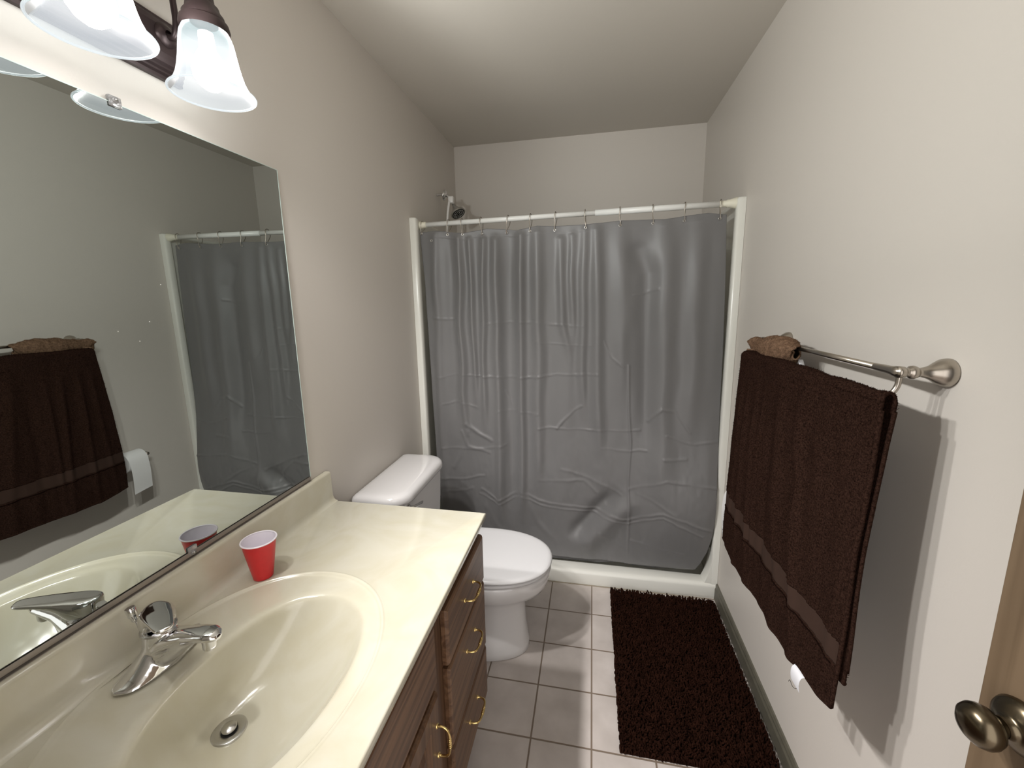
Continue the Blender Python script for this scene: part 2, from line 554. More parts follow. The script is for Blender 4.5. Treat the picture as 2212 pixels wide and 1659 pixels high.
HR = [  # fold creases left by the packaging and crumples
 ([(0.08, 1.407), (0.207, 1.399)], .002, .004), ([(0.366, 1.379), (0.603, 1.372), (0.852, 1.363)], .0018, .004),
 ([(0.09, 1.1), (0.3, 1.11), (0.48, 1.101), (0.7, 1.115), (0.922, 1.125)], .003, .004),
 ([(0.634, 0.843), (0.78, 0.838), (0.927, 0.836)], .003, .004), ([(0.88, 0.837), (1.128, 0.844)], .0025, .004),
 ([(1.25, 0.83), (1.387, 0.797), (1.486, 0.807)], .003, .004), ([(0.088, 0.523), (0.328, 0.547)], .003, .005),
 ([(1.093, 0.536), (1.268, 0.611), (1.49, 0.591)], .004, .005), ([(0.084, 0.443), (0.26, 0.475)], .004, .006),
 ([(0.312, 0.465), (0.402, 0.412), (0.536, 0.477), (0.631, 0.428), (0.863, 0.403), (1.087, 0.37), (1.254, 0.436), (1.476, 0.368)], .005, .005),
 ([(0.30, 0.44), (0.402, 0.385), (0.536, 0.452), (0.631, 0.405), (0.863, 0.38), (1.087, 0.347), (1.254, 0.412), (1.44, 0.33)], .004, .004),
 ([(0.729, 0.839), (0.811, 0.94), (0.845, 0.965)], .005, .005), ([(0.246, 0.84), (0.31, 0.79), (0.373, 0.75)], .006, .007),
 ([(0.22, 0.80), (0.25, 0.72), (0.36, 0.68)], .006, .006), ([(0.25, 0.80), (0.20, 0.66), (0.16, 0.60)], .005, .008),
 ([(1.17, 0.893), (1.232, 0.954), (1.296, 0.945), (1.363, 0.855)], .004, .005),
 ([(1.242, 0.718), (1.349, 0.725)], .004, .005), ([(1.085, 1.508), (1.187, 1.526)], .003, .004),
 ([(0.75, 0.62), (0.92, 0.56), (1.05, 0.50)], .003, .006), ([(0.64, 0.55), (0.86, 0.56), (0.93, 0.50), (0.98, 0.42)], .004, .006),
 ([(1.10, 0.25), (1.25, 0.22), (1.36, 0.21)], .003, .006), ([(0.95, 0.27), (1.06, 0.20), (1.15, 0.13)], .004, .010),
 ([(1.13, 0.52), (1.20, 0.50), (1.30, 0.44)], .003, .006), ([(0.33, 0.36), (0.40, 0.24), (0.5, 0.16)], .006, .012),
 ([(0.56, 0.45), (0.62, 0.30), (0.72, 0.2)], .006, .012), ([(0.46, 1.03), (0.49, 0.96), (0.47, 0.88)], .003, .005),
 ([(0.95, 1.28), (0.99, 1.2), (1.05, 1.16)], .002, .004), ([(0.6, 1.28), (0.78, 1.27), (0.9, 1.26)], .0012, .003),
 ([(0.1, 0.95), (0.2, 0.955), (0.3, 0.94)], .002, .004), ([(0.95, 0.74), (1.08, 0.735), (1.16, 0.75)], .0025, .004),
 ([(0.1, 0.70), (0.22, 0.71), (0.33, 0.70), (0.45, 0.73)], .003, .005), ([(0.42, 0.92), (0.55, 0.93), (0.63, 0.92)], .002, .004),
]
def smooth(a, b_, x):
    t = np.clip((x-a)/(b_-a), 0, 1)
    return t*t*(3-2*t)
def vnoise(X, Z, sx, sz, seed):
    r = np.random.default_rng(seed)
    tab = r.random((64, 64))*2-1
    x, z = X*sx+7.3, Z*sz+3.1
    xi, zi = np.floor(x).astype(int), np.floor(z).astype(int)
    fx, fz = x-xi, z-zi
    fx, fz = fx*fx*(3-2*fx), fz*fz*(3-2*fz)
    q = lambda a, b_: tab[a % 64, b_ % 64]
    return (q(xi, zi)*(1-fx)*(1-fz)+q(xi+1, zi)*fx*(1-fz)+q(xi, zi+1)*(1-fx)*fz+q(xi+1, zi+1)*fx*fz)

def field(P, Z, segs):
    out = np.zeros_like(P)
    P = P+0.006*vnoise(P, Z, 7, 5, 91)
    Z = Z+0.010*vnoise(P, Z, 8, 4, 92)+0.003*vnoise(P, Z, 30, 20, 93)
    for pl, h, wd in segs:
        best = np.full(P.shape, 1e9)
        for (x0, z0), (x1, z1) in zip(pl[:-1], pl[1:]):
            dx, dz = x1-x0, z1-z0
            t = np.clip(((P-x0)*dx+(Z-z0)*dz)/(dx*dx+dz*dz), 0, 1)
            best = np.minimum(best, (P-x0-t*dx)**2+(Z-z0-t*dz)**2)
        # fade towards the ends of the crest
        z0_, z1_ = pl[0][1], pl[-1][1]
        fade = 1.0
        if abs(z0_-z1_) > 0.35:
            fade = smooth(min(z0_, z1_)-0.06, min(z0_, z1_)+0.22, Z)
        out += h*fade*np.exp(-best/(2*wd*wd))
    return out
curt = thing('shower_curtain', (0.74, 2.055, 0.1), 'plain grey fabric shower curtain drawn across the whole shower opening', 'shower curtain')
nu, nv = 520, 460
u = np.linspace(0, 1, nu)[:, None]*np.ones((1, nv))
v = np.ones((nu, 1))*np.linspace(0, 1, nv)[None, :]
tx = np.array(TOP)
Xn = 0.03+u*1.43
ztop = np.interp(Xn, tx[:, 0], tx[:, 1])
zbot = np.interp(Xn, [0, .7, .98, 1.05, 1.09, 1.13, 1.2, 1.3, 1.40, 1.47], [.078, .078, .079, .088, .104, .086, .083, .080, .090, .12])
Z = zbot+(ztop-zbot)*(1-v)
xl = np.interp(Z, [.05, .36, .75, 1.13, 1.61, 1.84], [.066, .0658, .0586, .0532, .0422, .0304])
xr = np.interp(Z, [.06, .10, .125, .165, .24, .33, .42, .56, .70, .97, 1.24, 1.57, 1.85], [1.372, 1.405, 1.425, 1.446, 1.470, 1.484, 1.488, 1.487, 1.487, 1.487, 1.4827, 1.4724, 1.458])
X = xl+u*(xr-xl)
Y = 2.056-0.015*u
Y = Y+smooth(.60, .10, Z)*0.030
bul = np.exp(-((X-1.33)/.20)**2-((Z-.42)/.30)**2)*0.065+np.exp(-((X-1.49)/.09)**2-((Z-.52)/.34)**2)*0.022
Y = Y-bul
amp = 0.5+0.5*smooth(1.84, 1.6, Z)
Y = Y-field(X, Z, VR)*amp*1.5
Y = Y-field(X, Z, HR)*0.72*(1+0.7*vnoise(X, Z, 12, 9, 94))
Y = Y+0.006*vnoise(X, Z, 9, 1.1, 1)+0.0022*vnoise(X, Z, 24, 7, 2)+0.0009*vnoise(X, Z, 60, 30, 3)*smooth(1.1, .5, Z)
# the deep diagonal fold low down in the middle
d = ((X-0.829)*(0.453-0.226)-(Z-0.226)*(1.004-0.829))/math.hypot(0.227, 0.175)
tt = ((X-0.829)*0.175+(Z-0.226)*0.227)/(0.175**2+0.227**2)
Y = Y+0.038*np.exp(-((d+0.018)/.042)**2)*smooth(-.15, .25, tt)*smooth(1.35, .9, tt)
Y = Y-0.036*np.exp(-((d-0.055)/.060)**2)*smooth(-.35, .15, tt)*smooth(1.5, .9, tt)
Y = np.where((Z < 0.10), np.maximum(Y, 2.0885), Y)
Y = np.maximum(Y, 2.0885-np.clip(Z-0.083, 0, 9)*1.1)
X = X+0.002*vnoise(X, Z, 5, 5, 8)
# hem band at the top
Y = Y-0.0012*smooth(0.034, 0.030, ztop-Z)
V_ = np.stack([X.ravel(), Y.ravel(), Z.ravel()], 1)
cu = np_obj('curtain_fabric', V_, grid_faces(nu, nv), m_grey, curt)
sol = cu.modifiers.new('thickness', 'SOLIDIFY'); sol.thickness = 0.0012; sol.offset = 0
def curtain_y(x, z):
    i = np.argmin((X-x)**2+(Z-z)**2)
    return float(Y.ravel()[i])
gp = [(0.0035, 0.0), (0.0065, -0.0006), (0.0075, 0.0), (0.0065, 0.0014), (0.0045, 0.0016), (0.0035, 0.0)]
for gx_, gz_ in GROM[:]+[(0.0941, 1.794)]:
    y_ = curtain_y(gx_, gz_)-0.0012
    ax_ = Vector((random.uniform(-.35, .35), -1, random.uniform(-.1, .1)))
    g = G(); g.lathe(gp, (gx_, y_, gz_), ax_, 20); tag(g.build('grommet', m_chromed, curt), 'metal eyelet')
# curtain hooks
ORD = ['leftmost', 'second', 'third', 'fourth', 'fifth', 'sixth', 'seventh', 'eighth', 'ninth', 'tenth', 'eleventh', 'rightmost']
for i, (rx_, (gx_, gz_)) in enumerate(zip(RINGX, GROM)):
    c = onrod(rx_)
    y_ = curtain_y(gx_, gz_)
    gpt = Vector((gx_, y_, gz_))
    R_ = 0.0185
    s_ = random.uniform(0.002, 0.006)
    pts = [gpt+Vector((0.001, -0.006, -0.001)), gpt+Vector((0, -0.009, 0.014)), c+Vector((-s_, -R_, -0.018)), c+Vector((-s_/2, -R_, 0.004)), c+Vector((0, -0.010, 0.0165)), c+Vector((0, 0.006, 0.018)),
           c+Vector((s_, R_, 0.004)), c+Vector((s_, R_, -0.018)), gpt+Vector((0.0015, 0.010, 0.016)), gpt+Vector((0.001, 0.006, 0.002))]
    g = G(); g.tube(pts, 0.0016, 8, 5)
    lab = {0: 'thin wire hook at the left end of the curtain rod', 11: 'thin wire hook at the right end of the curtain rod'}.get(i, 'thin wire curtain hook, %s from the left along the white rod' % ORD[i])
    ho = thing('curtain_hook', c+Vector((0, 0, 0.02)), lab, 'curtain hook', 'wire hooks along the curtain rod')
    g.build('wire', m_nickel, ho)
    g = G(); g.lathe([(0, -0.002), (0.0022, -0.0012), (0.0026, 0), (0.0022, 0.0012), (0, 0.002)], pts[0], (0, 1, 0), 10); g.build('bead', m_nickel, ho)

# ------------------------------------------------------------------ shower head
sh = thing('overhead_shower', (0, 2.41, 2.10), 'chrome shower head with a white hose bracket above the left end of the rod', 'shower head')
HC = Vector((0.125, 2.405, 1.995))
ax_ = Vector((0.50, -0.27, -0.82)).normalized()
g = G(); g.tube([(0.0, 2.415, 2.10), (0.035, 2.413, 2.10), (0.07, 2.41, 2.088), (0.094, 2.420, 2.048)], 0.0075, 14); g.build('shower_arm', m_chrome, sh)
g = G(); g.lathe([(0.008, -0.006), (0.018, -0.003), (0.026, 0.003), (0.029, 0.006), (0.0285, 0.0075), (0.018, 0.003), (0.008, 0.002)], (0.055, 2.411, 2.093), (-1, 0.1, 0.25), 28); g.build('wall_flange', m_chrome, sh)
hp = [(0, -0.062), (0.009, -0.062), (0.010, -0.05), (0.013, -0.044), (0.016, -0.036), (0.024, -0.02), (0.036, -0.006), (0.042, 0.0), (0.0435, 0.006), (0.042, 0.011), (0.0, 0.011)]
g = G(); g.lathe(hp, HC, ax_, 36); hd = g.build('head_shell', m_chromed, sh, auto=50)
g = G(); g.lathe([(0, 0.0118), (0.034, 0.0118), (0.0375, 0.0112), (0.038, 0.010)], HC, ax_, 36); fc = g.build('spray_face', m_rubber, sh)
q = Vector((0, 0, 1)).rotation_difference(ax_)
g = G()
for rad_, n_ in ((0.030, 22), (0.021, 14), (0.011, 7)):
    for k in range(n_):
        a = 2*PI*k/n_
        g.lathe([(0.0018, 0), (0.0015, 0.0025), (0.0, 0.003)], HC+q @ Vector((rad_*math.cos(a), rad_*math.sin(a), 0.0115)), ax_, 6)
g.build('nozzles', m_chromed, sh)
g = G(); g.box(0.074, 0.104, 2.390, 2.420, 2.046, 2.084, 0.005).build('hose_bracket', m_white, sh)
g = G(); g.tube([(0.083, 2.388, 2.055), (0.074, 2.384, 2.00), (0.066, 2.386, 1.93), (0.060, 2.39, 1.86), (0.058, 2.40, 1.70), (0.08, 2.41, 1.45), (0.05, 2.41, 1.2)], 0.0065, 12); g.build('hose', m_white, sh)

# ------------------------------------------------------------------ mirror
MZ0, MZ1, MY0, MY1 = 0.939, 1.866, -0.16, 1.110
mi = thing('wall_mirror', (0, 0.47, MZ0), 'large frameless wall mirror above the sink backsplash', 'mirror')
G().box(0.0012, 0.0050, MY0, MY1, MZ0, MZ1).build('glass', m_mirror, mi)
G().box(0.0006, 0.0056, MY1, MY1+0.0022, MZ0, MZ1).box(0.0006, 0.0054, MY0, MY1+0.0022, MZ1, MZ1+0.0015).build('polished_edge', m_edge, mi)
G().box(0.0004, 0.0085, MY0, MY1-0.002, 0.9255, 0.925, 0.001).box(0.0068, 0.0085, MY0, MY1-0.002, 0.930, 0.9405, 0.0006).build('bottom_channel', m_channel, mi)
def clip(y, z, s):
    g = G()
    g.box(0.0056, 0.0088, y-0.011, y+0.011, z-0.008 if s > 0 else z-0.004, z+0.004 if s > 0 else z+0.010, 0.0015)
    g.box(0.0006, 0.0088, y-0.011, y+0.011, z+0.002 if s > 0 else z-0.010, z+0.012 if s > 0 else z-0.003, 0.002)
    g.lathe([(0.006, 0), (0.0055, 0.002), (0.002, 0.0028), (0, 0.003)], (0.0088, y, z+0.005*s), (1, 0, 0), 16)
    c = g.build('mirror_clip', m_clear, mi)
    g = G(); g.lathe([(0.0024, 0), (0.0022, 0.001), (0, 0.0014)], (0.0117, y, z+0.005*s), (1, 0, 0), 12); g.build('screw', m_chromed, c)
clip(0.695, MZ1+0.001, 1); clip(0.699, 0.9415, -1); clip(0.24, MZ1+0.001, 1); clip(0.24, 0.9415, -1)

for y_, z_ in ((0.6307, 1.4435), (0.6665, 1.4214), (0.6915, 1.4588), (0.7266, 1.5341)):
    g = G()
    g.lathe([(0.0011, 0), (0.0008, 0.0006), (0, 0.0008)], (0.0051, y_, z_), (1, 0, 0), 10)
    g.build('dried_water_spot', m_white, mi)

# ------------------------------------------------------------------ vanity light
vl = thing('vanity_light', (0.0, 0.593, 1.957), 'dark bronze wall light with frosted bell shades above the mirror', 'wall light')
g = G()
pz = [(0.0005, 1.955), (0.010, 1.955), (0.010, 1.962), (0.014, 1.966), (0.014, 1.970), (0.018, 1.974), (0.018, 1.978), (0.022, 1.983), (0.024, 1.99), (0.026, 2.0), (0.026, 2.050), (0.024, 2.06), (0.018, 2.066), (0.018, 2.07), (0.010, 2.076), (0.0005, 2.078)]
g.rings([[(a, y, z) for a, z in pz] for y in (0.345, 0.841)], smooth=False)
g.build('back_plate', m_bronze, vl)
bell = [(0.0760, 0.0), (0.0752, 0.002), (0.0715, 0.006), (0.0655, 0.014), (0.0600, 0.026), (0.0555, 0.042), (0.0520, 0.060), (0.0495, 0.078), (0.0475, 0.092), (0.0445, 0.105), (0.0395, 0.116), (0.0320, 0.124), (0.0240, 0.128)]
for k, ly in enumerate(LAMP_Y):
    C_ = Vector((0.123, ly, 1.915))
    g = G()
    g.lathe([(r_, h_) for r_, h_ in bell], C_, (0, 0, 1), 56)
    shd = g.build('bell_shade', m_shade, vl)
    g = G()
    g.tube([(C_.x+0.0755*math.cos(a), C_.y+0.0755*math.sin(a), C_.z) for a in [2*PI*j/48 for j in range(49)]], 0.0022, 8, 1, caps=False)
    g.build('rolled_rim', m_shade, shd)
    g = G(); g.lathe([(0.043, 0.112), (0.044, 0.120), (0.042, 0.130), (0.036, 0.134), (0.036, 0.142), (0.030, 0.150), (0.0285, 0.158), (0.022, 0.164), (0.021, 0.176), (0.012, 0.184), (0, 0.186)], C_, (0, 0, 1), 36)
    g.build('socket_cup', m_bronze, vl, auto=40)
    g = G(); g.tube([(0.024, ly, 2.035), (0.046, ly, 2.030), (0.056, ly, 2.055), (0.056, ly, 2.11), (0.062, ly, 2.165), (0.090, ly, 2.185), (0.118, ly, 2.160), (0.123, ly, 2.095)], 0.0058, 14, 8); g.build('arm', m_bronze, vl)
    g = G(); g.lathe([(0.022, 0.0), (0.021, 0.004), (0.014, 0.008), (0.008, 0.010)], (0.026, ly, 2.035), (1, 0, 0), 24); g.build('arm_boss', m_bronze, vl)
    g = G(); g.lathe([(0, 0.006), (0.012, 0.0085), (0.023, 0.017), (0.0305, 0.030), (0.032, 0.043), (0.029, 0.057), (0.021, 0.072), (0.0145, 0.083), (0.013, 0.112)], C_, (0, 0, 1), 32)
    g.build('bulb', m_bulb, vl)
    ld = bpy.data.lights.new('lamp_light', 'SPOT')
    ld.energy = SPOT
    ld.color = (1.0, 0.965, 0.94)
    ld.spot_size = math.radians(178)
    ld.spot_blend = 0.58
    ld.shadow_soft_size = 0.028
    lo = bpy.data.objects.new('lamp_light', ld)
    COL.objects.link(lo)
    lo.location = (0.123, ly, 1.962)
    dr = Vector((0.80, 0.34, -0.07))
    lo.rotation_euler = dr.to_track_quat('-Z', 'Y').to_euler()

# ------------------------------------------------------------------ vanity top with basin
ZC, XC, YC0, YC1 = 0.819, 0.568, -0.11, 1.190
top = thing('bathroom_sink', (0.28, 0.54, 0.80), 'cream moulded sink top with oval basin and backsplash', 'sink')
oc = (0.282, 0.545)
Nn = 192
ang = [2*PI*k/Nn for k in range(Nn)]
X0 = 0.024
corner = [math.atan2(yy-oc[1], xx-oc[0]) % (2*PI) for xx, yy in ((X0, YC0), (XC, YC0), (X0, YC1), (XC, YC1))]
for c_ in corner:
    k = min(range(Nn), key=lambda i: abs(ang[i]-c_)); ang[k] = c_
def supe(cx_, cy_, ax1, ay1, n_, z, zf=None):
    out = []
    for a in ang:
        c_, s_ = math.cos(a), math.sin(a)
        r_ = (abs(c_/ax1)**n_+abs(s_/ay1)**n_)**(-1/n_)
        out.append((cx_+r_*c_, cy_+r_*s_, z))
    return out
rings = []
drain = (0.217, 0.545)
lip = (0.310, 0.545, 0.1445, 0.216)
prof = [(0.115, -0.1410), (0.22, -0.1385), (0.34, -0.134), (0.46, -0.126), (0.57, -0.114), (0.67, -0.098), (0.76, -0.080), (0.84, -0.061), (0.90, -0.044), (0.945, -0.030), (0.975, -0.020), (0.995, -0.0135), (1.015, -0.0085), (1.04, -0.0052), (1.08, -0.0034), (1.13, -0.0030)]
for t, dz in prof:
    k = min(1, t)**1.3
    cx_ = drain[0]+(lip[0]-drain[0])*k
    cy_ = drain[1]+(lip[1]-drain[1])*k
    # near the drain the contours are round
    rx_ = lip[2]*t*(1-k)*1.25+lip[2]*t*k
    ry_ = lip[3]*t*(1-k)*0.85+lip[3]*t*k
    rings.append(supe(cx_, cy_, rx_, ry_, 2.15, ZC+dz))
ol = (0.265, 0.545, 0.233, 0.285)
for sc_, dz in ((0.962, -0.0035), (0.985, -0.0030), (0.993, -0.0012), (1.003, 0.0016), (1.012, 0.0024), (1.022, 0.0014), (1.034, 0.0)):
    rings.append([(max(x, X0+0.001), y, z) for x, y, z in supe(ol[0], ol[1], ol[2]*sc_, ol[3]*sc_, 2.1, ZC+dz)])
def rect(x0, x1, y0, y1, z):
    out = []
    for a in ang:
        c_, s_ = math.cos(a), math.sin(a)
        tx_ = ((x1-oc[0])/c_ if c_ > 1e-9 else (x0-oc[0])/c_ if c_ < -1e-9 else 1e9)
        ty_ = ((y1-oc[1])/s_ if s_ > 1e-9 else (y0-oc[1])/s_ if s_ < -1e-9 else 1e9)
        t_ = min(tx_, ty_)
        out.append((oc[0]+t_*c_, oc[1]+t_*s_, z))
    return out
rings.append(rect(X0, XC-0.004, YC0, YC1-0.004, ZC))
rings.append(rect(X0, XC-0.001, YC0, YC1-0.001, ZC-0.0012))
rings.append(rect(X0, XC, YC0, YC1, ZC-0.004))
rings.append(rect(X0, XC, YC0, YC1, ZC-0.016))
rings.append(rect(X0, XC-0.003, YC0, YC1-0.003, ZC-0.019))
rings.append(rect(X0, XC-0.03, YC0, YC1-0.03, ZC-0.019))
g = G(); g.rings(rings, cap0=False, cap1=False)
cnt = g.build('countertop', m_marble, top, auto=60)
bs = [(0.0015, ZC-0.019), (0.026, ZC-0.019), (0.040, ZC-0.0001), (0.034, ZC+0.0016), (0.0285, ZC+0.005), (0.025, ZC+0.011), (0.0225, ZC+0.02), (0.0205, 0.916), (0.019, 0.921), (0.016, 0.9235), (0.0015, 0.9235)]
g = G(); g.rings([[(a, y, z) for a, z in bs] for y in (YC0, YC1-0.002, YC1)])
g.build('backsplash', m_marble, top, auto=45)
dz_ = ZC-0.1395
dr_ = G(); dr_.lathe([(0.013, -0.002), (0.0145, 0.0012), (0.0165, 0.0020), (0.0285, 0.0028), (0.0300, 0.0020), (0.0308, -0.002)], (drain[0], drain[1], dz_), (0, 0, 1), 40)
dro = dr_.build('drain_flange', m_chromed, top)
g = G(); g.lathe([(0.0, 0.0004), (0.0142, 0.0004)], (drain[0], drain[1], dz_), (0, 0, 1), 30); g.build('drain_shade_disc', m_black, dro)  # black disc in place of the shade round the stopper
g = G(); g.lathe([(0.010, 0.001), (0.0105, 0.004), (0.0130, 0.0055), (0.0132, 0.0075), (0.0120, 0.0088), (0.0, 0.0100)], (drain[0], drain[1]+0.001, dz_), (0.03, -0.05, 1), 30); g.build('drain_stopper', m_chromed, top, auto=50)

# ------------------------------------------------------------------ vanity cabinet
FX = 0.56
vc = thing('vanity_cabinet', (0.27, 0.53, 0), 'brown oak vanity cabinet with drawers and doors under the cream sink top', 'cabinet')
g = G()
g.box(0.002, 0.020, -0.10, 1.166, 0.0, 0.80)
g.box(0.002, 0.520, 1.150, 1.166, 0.10, 0.80).box(0.002, 0.46, 1.150, 1.166, 0.0, 0.10)
g.box(0.002, 0.520, -0.10, -0.085, 0.0, 0.80)
g.box(0.002, 0.520, -0.085, 1.15, 0.10, 0.115)
g.box(0.45, 0.462, -0.10, 1.15, 0.0, 0.10)
g.build('carcass', m_oak_v, vc)
g = G()
def stile(y0, y1): g.box(0.520, 0.540, y0, y1, 0.10, 0.80, 0.0008)
def railx(z0, z1): g.box(0.5195, 0.5398, -0.10, 1.165, z0, z1, 0.0008)
for a, b_ in ((1.13, 1.166), (0.755, 0.845), (0.08, 0.13), (-0.10, -0.07)): stile(a, b_)
for a, b_ in ((0.10, 0.165), (0.60, 0.625), (0.775, 0.80)): railx(a, b_)
g.box(0.5190, 0.5385, 0.84, 1.14, 0.345, 0.36); g.box(0.519, 0.5385, 0.84, 1.14, 0.585, 0.60)
g.box(0.5185, 0.5215, -0.09, 1.16, 0.11, 0.79)
g.build('face_frame', m_oak_v, vc)
def front(name, y0, y1, z0, z1, m, panel=False):
    g = G()
    b_ = 0.010
    g.rings([[(0.541, y0, z0), (0.541, y1, z0), (0.541, y1, z1), (0.541, y0, z1)],
             [(0.552, y0, z0), (0.552, y1, z0), (0.552, y1, z1), (0.552, y0, z1)],
             [(0.557, y0+0.002, z0+0.002), (0.557, y1-0.002, z0+0.002), (0.557, y1-0.002, z1-0.002), (0.557, y0+0.002, z1-0.002)],
             [(FX, y0+b_*.6, z0+b_*.6), (FX, y1-b_*.6, z0+b_*.6), (FX, y1-b_*.6, z1-b_*.6), (FX, y0+b_*.6, z1-b_*.6)]]
            + ([[(FX, y0+.052, z0+.052), (FX, y1-.052, z0+.052), (FX, y1-.052, z1-.052), (FX, y0+.052, z1-.052)],
                [(FX-.007, y0+.058, z0+.058), (FX-.007, y1-.058, z0+.058), (FX-.007, y1-.058, z1-.058), (FX-.007, y0+.058, z1-.058)],
                [(FX-.007, y0+.066, z0+.066), (FX-.007, y1-.066, z0+.066), (FX-.007, y1-.066, z1-.066), (FX-.007, y0+.066, z1-.066)],
                [(FX-.001, y0+.085, z0+.085), (FX-.001, y1-.085, z0+.085), (FX-.001, y1-.085, z1-.085), (FX-.001, y0+.085, z1-.085)]] if panel else []), smooth=False)
    return g.build(name, m, vc)
def pull(par, c, vert=False):
    c = Vector(c)
    a = Vector((0, 0, 1)) if vert else Vector((0, 1, 0))
    X1 = Vector((1, 0, 0))
    g = G()
    pts = [c-a*0.040, c-a*0.0405+X1*0.010, c-a*0.036+X1*0.022, c-a*0.024+X1*0.0275, c+X1*0.029, c+a*0.024+X1*0.0275, c+a*0.036+X1*0.022, c+a*0.0405+X1*0.010, c+a*0.040]
    g.tube(pts, [0.0040, 0.0030, 0.0030, 0.0030, 0.0042, 0.0030, 0.0030, 0.0030, 0.0040], 12, 6)
    for s_ in (-1, 1):
        g.lathe([(0.0065, 0), (0.006, 0.002), (0.004, 0.003)], c+a*0.04*s_, (1, 0, 0), 16)
    for q_ in (-0.010, -0.005, 0, 0.005, 0.010):     # the turned beads at the middle of the grip
        g.lathe([(0.0, -0.0022), (0.0036, -0.0018), (0.0050, 0), (0.0036, 0.0018), (0.0, 0.0022)], c+a*q_+X1*0.0287, a, 14)
    tag(g.build('handle', m_brass, par), 'polished brass bow handle')
for z0, z1, hz in ((0.598, 0.752, 0.674), (0.357, 0.588, 0.512), (0.165, 0.347, 0.272)):
    d_ = front('drawer', 0.834, 1.172, z0, z1, m_oak_h)
    pull(d_, (FX, 1.010, hz))
for z0, z1, hz in ((0.598, 0.752, 0.674), (0.357, 0.588, 0.512), (0.165, 0.347, 0.272)):
    d_ = front('drawer', -0.098, 0.085, z0, z1, m_oak_h)
    pull(d_, (FX, -0.02, hz))
front('false_front', 0.115, 0.757, 0.632, 0.785, m_oak_h)
d_ = front('door', 0.440, 0.757, 0.165, 0.607, m_oak_v, True); pull(d_, (FX, 0.738, 0.495), True)
d_ = front('door', 0.115, 0.432, 0.165, 0.607, m_oak_v, True); pull(d_, (FX, 0.150, 0.495), True)

# ------------------------------------------------------------------ faucet
fa = thing('faucet', (0.075, 0.545, ZC), 'chrome single lever faucet at the back of the basin', 'faucet')
FY = 0.545
g = G()
def sec(c, hw, hh, ax2=(0, 1, 0), up=(0, 0, 1), n=24, p=2.3):
    c, ax2, up = Vector(c), Vector(ax2), Vector(up)
    out = []
    for j in range(n):
        a = 2*PI*j/n
        cc, ss = math.cos(a), math.sin(a)
        out.append(c+ax2*hw*math.copysign(abs(cc)**(2/p), cc)+up*hh*math.copysign(abs(ss)**(2/p), ss))
    return out
# winged base: sections across y
rs = []
for t in [i/24 for i in range(25)]:
    s_ = -1+2*t
    a_ = abs(s_)
    y_ = FY+s_*0.082
    hw = 0.0305*math.sqrt(max(1-a_**4.0, 0.0))+0.002
    tp = 0.007+0.047*(1-smooth(0.0, 0.98, np.array(a_)))**1.15
    x_ = 0.084+0.010*(1-a_)
    base = []
    for j in range(20):
        a = 2*PI*j/20
        cc, ss = math.cos(a), math.sin(a)
        base.append((x_+hw*cc*(1-0.25*max(ss, 0)), y_, ZC+0.001+(tp*max(ss, 0)**0.8 if ss > 0 else 0.0)))
    rs.append(base)
g.rings(rs)
# hub
g.lathe([(0.034, -0.012), (0.032, 0.012), (0.0290, 0.028), (0.0278, 0.040), (0.0275, 0.060), (0.0, 0.060)], (0.092, FY, ZC+0.012), (0.04, 0, 1), 32, cap0=True)
# spout
sp_ = [((0.092, FY, 0.850), 0.030, 0.022), ((0.112, FY, 0.861), 0.0280, 0.021), ((0.136, FY, 0.872), 0.0235, 0.017), ((0.160, FY, 0.882), 0.019, 0.0120), ((0.190, FY, 0.8895), 0.0195, 0.0105), ((0.210, FY, 0.8925), 0.0185, 0.0100), ((0.223, FY, 0.892), 0.014, 0.0085), ((0.230, FY, 0.890), 0.006, 0.005)]
g.rings([sec(c, a, b_, up=(-0.25, 0, 0.97)) for c, a, b_ in sp_])
g.rings([sec(c, a, b_, up=(-0.35, 0, 0.94)) for c, a, b_ in (((0.092, FY, 0.838), 0.036, 0.020), ((0.114, FY, 0.844), 0.031, 0.020), ((0.136, FY, 0.856), 0.023, 0.016), ((0.158, FY, 0.870), 0.016, 0.010), ((0.176, FY, 0.880), 0.008, 0.006))])
body = g.build('faucet_body', m_chrome, fa)
rm = body.modifiers.new('blend', 'REMESH'); rm.mode = 'VOXEL'; rm.voxel_size = 0.0013; rm.use_smooth_shade = True
smo = body.modifiers.new('soften', 'SMOOTH'); smo.factor = 0.6; smo.iterations = 14
g = G(); g.lathe([(0.0, 0), (0.0105, 0), (0.0118, 0.002), (0.0122, 0.006), (0.0122, 0.026), (0.0, 0.026)], (0.206, FY, 0.8635), (0, 0, 1), 32); g.build('aerator', m_chrome, fa, auto=40)
# lever handle: hub cap and tapering lever, swung a little towards the room
ldir = Vector((0.088, -0.052, 0.012)); ldir.normalize()
lside = Vector((0, 0, 1)).cross(ldir).normalized()
lup = ldir.cross(lside)
hc = Vector((0.093, FY, 0.911))
g = G()
ls = [(-0.0282, 0.006, 0.012, 0.006), (-0.0262, 0.0125, 0.016, 0.003), (-0.0195, 0.0205, 0.0185, 0.001), (-0.010, 0.0262, 0.0195, 0.0), (0.0, 0.0283, 0.0200, 0.0), (0.012, 0.0278, 0.0205, 0.0), (0.021, 0.0260, 0.0180, 0.003), (0.029, 0.0240, 0.0120, 0.0090), (0.042, 0.0215, 0.0075, 0.0135), (0.058, 0.0190, 0.0052, 0.0160), (0.076, 0.0165, 0.0044, 0.0170), (0.091, 0.0148, 0.0040, 0.0170), (0.100, 0.0120, 0.0036, 0.0170), (0.104, 0.0070, 0.0026, 0.0167)]
g.rings([sec(hc+ldir*s_+lup*o_, a, b_, ax2=lside, up=lup, n=28, p=3.2) for s_, a, b_, o_ in ls])
lv = g.build('lever_handle', m_chrome, fa, auto=70)
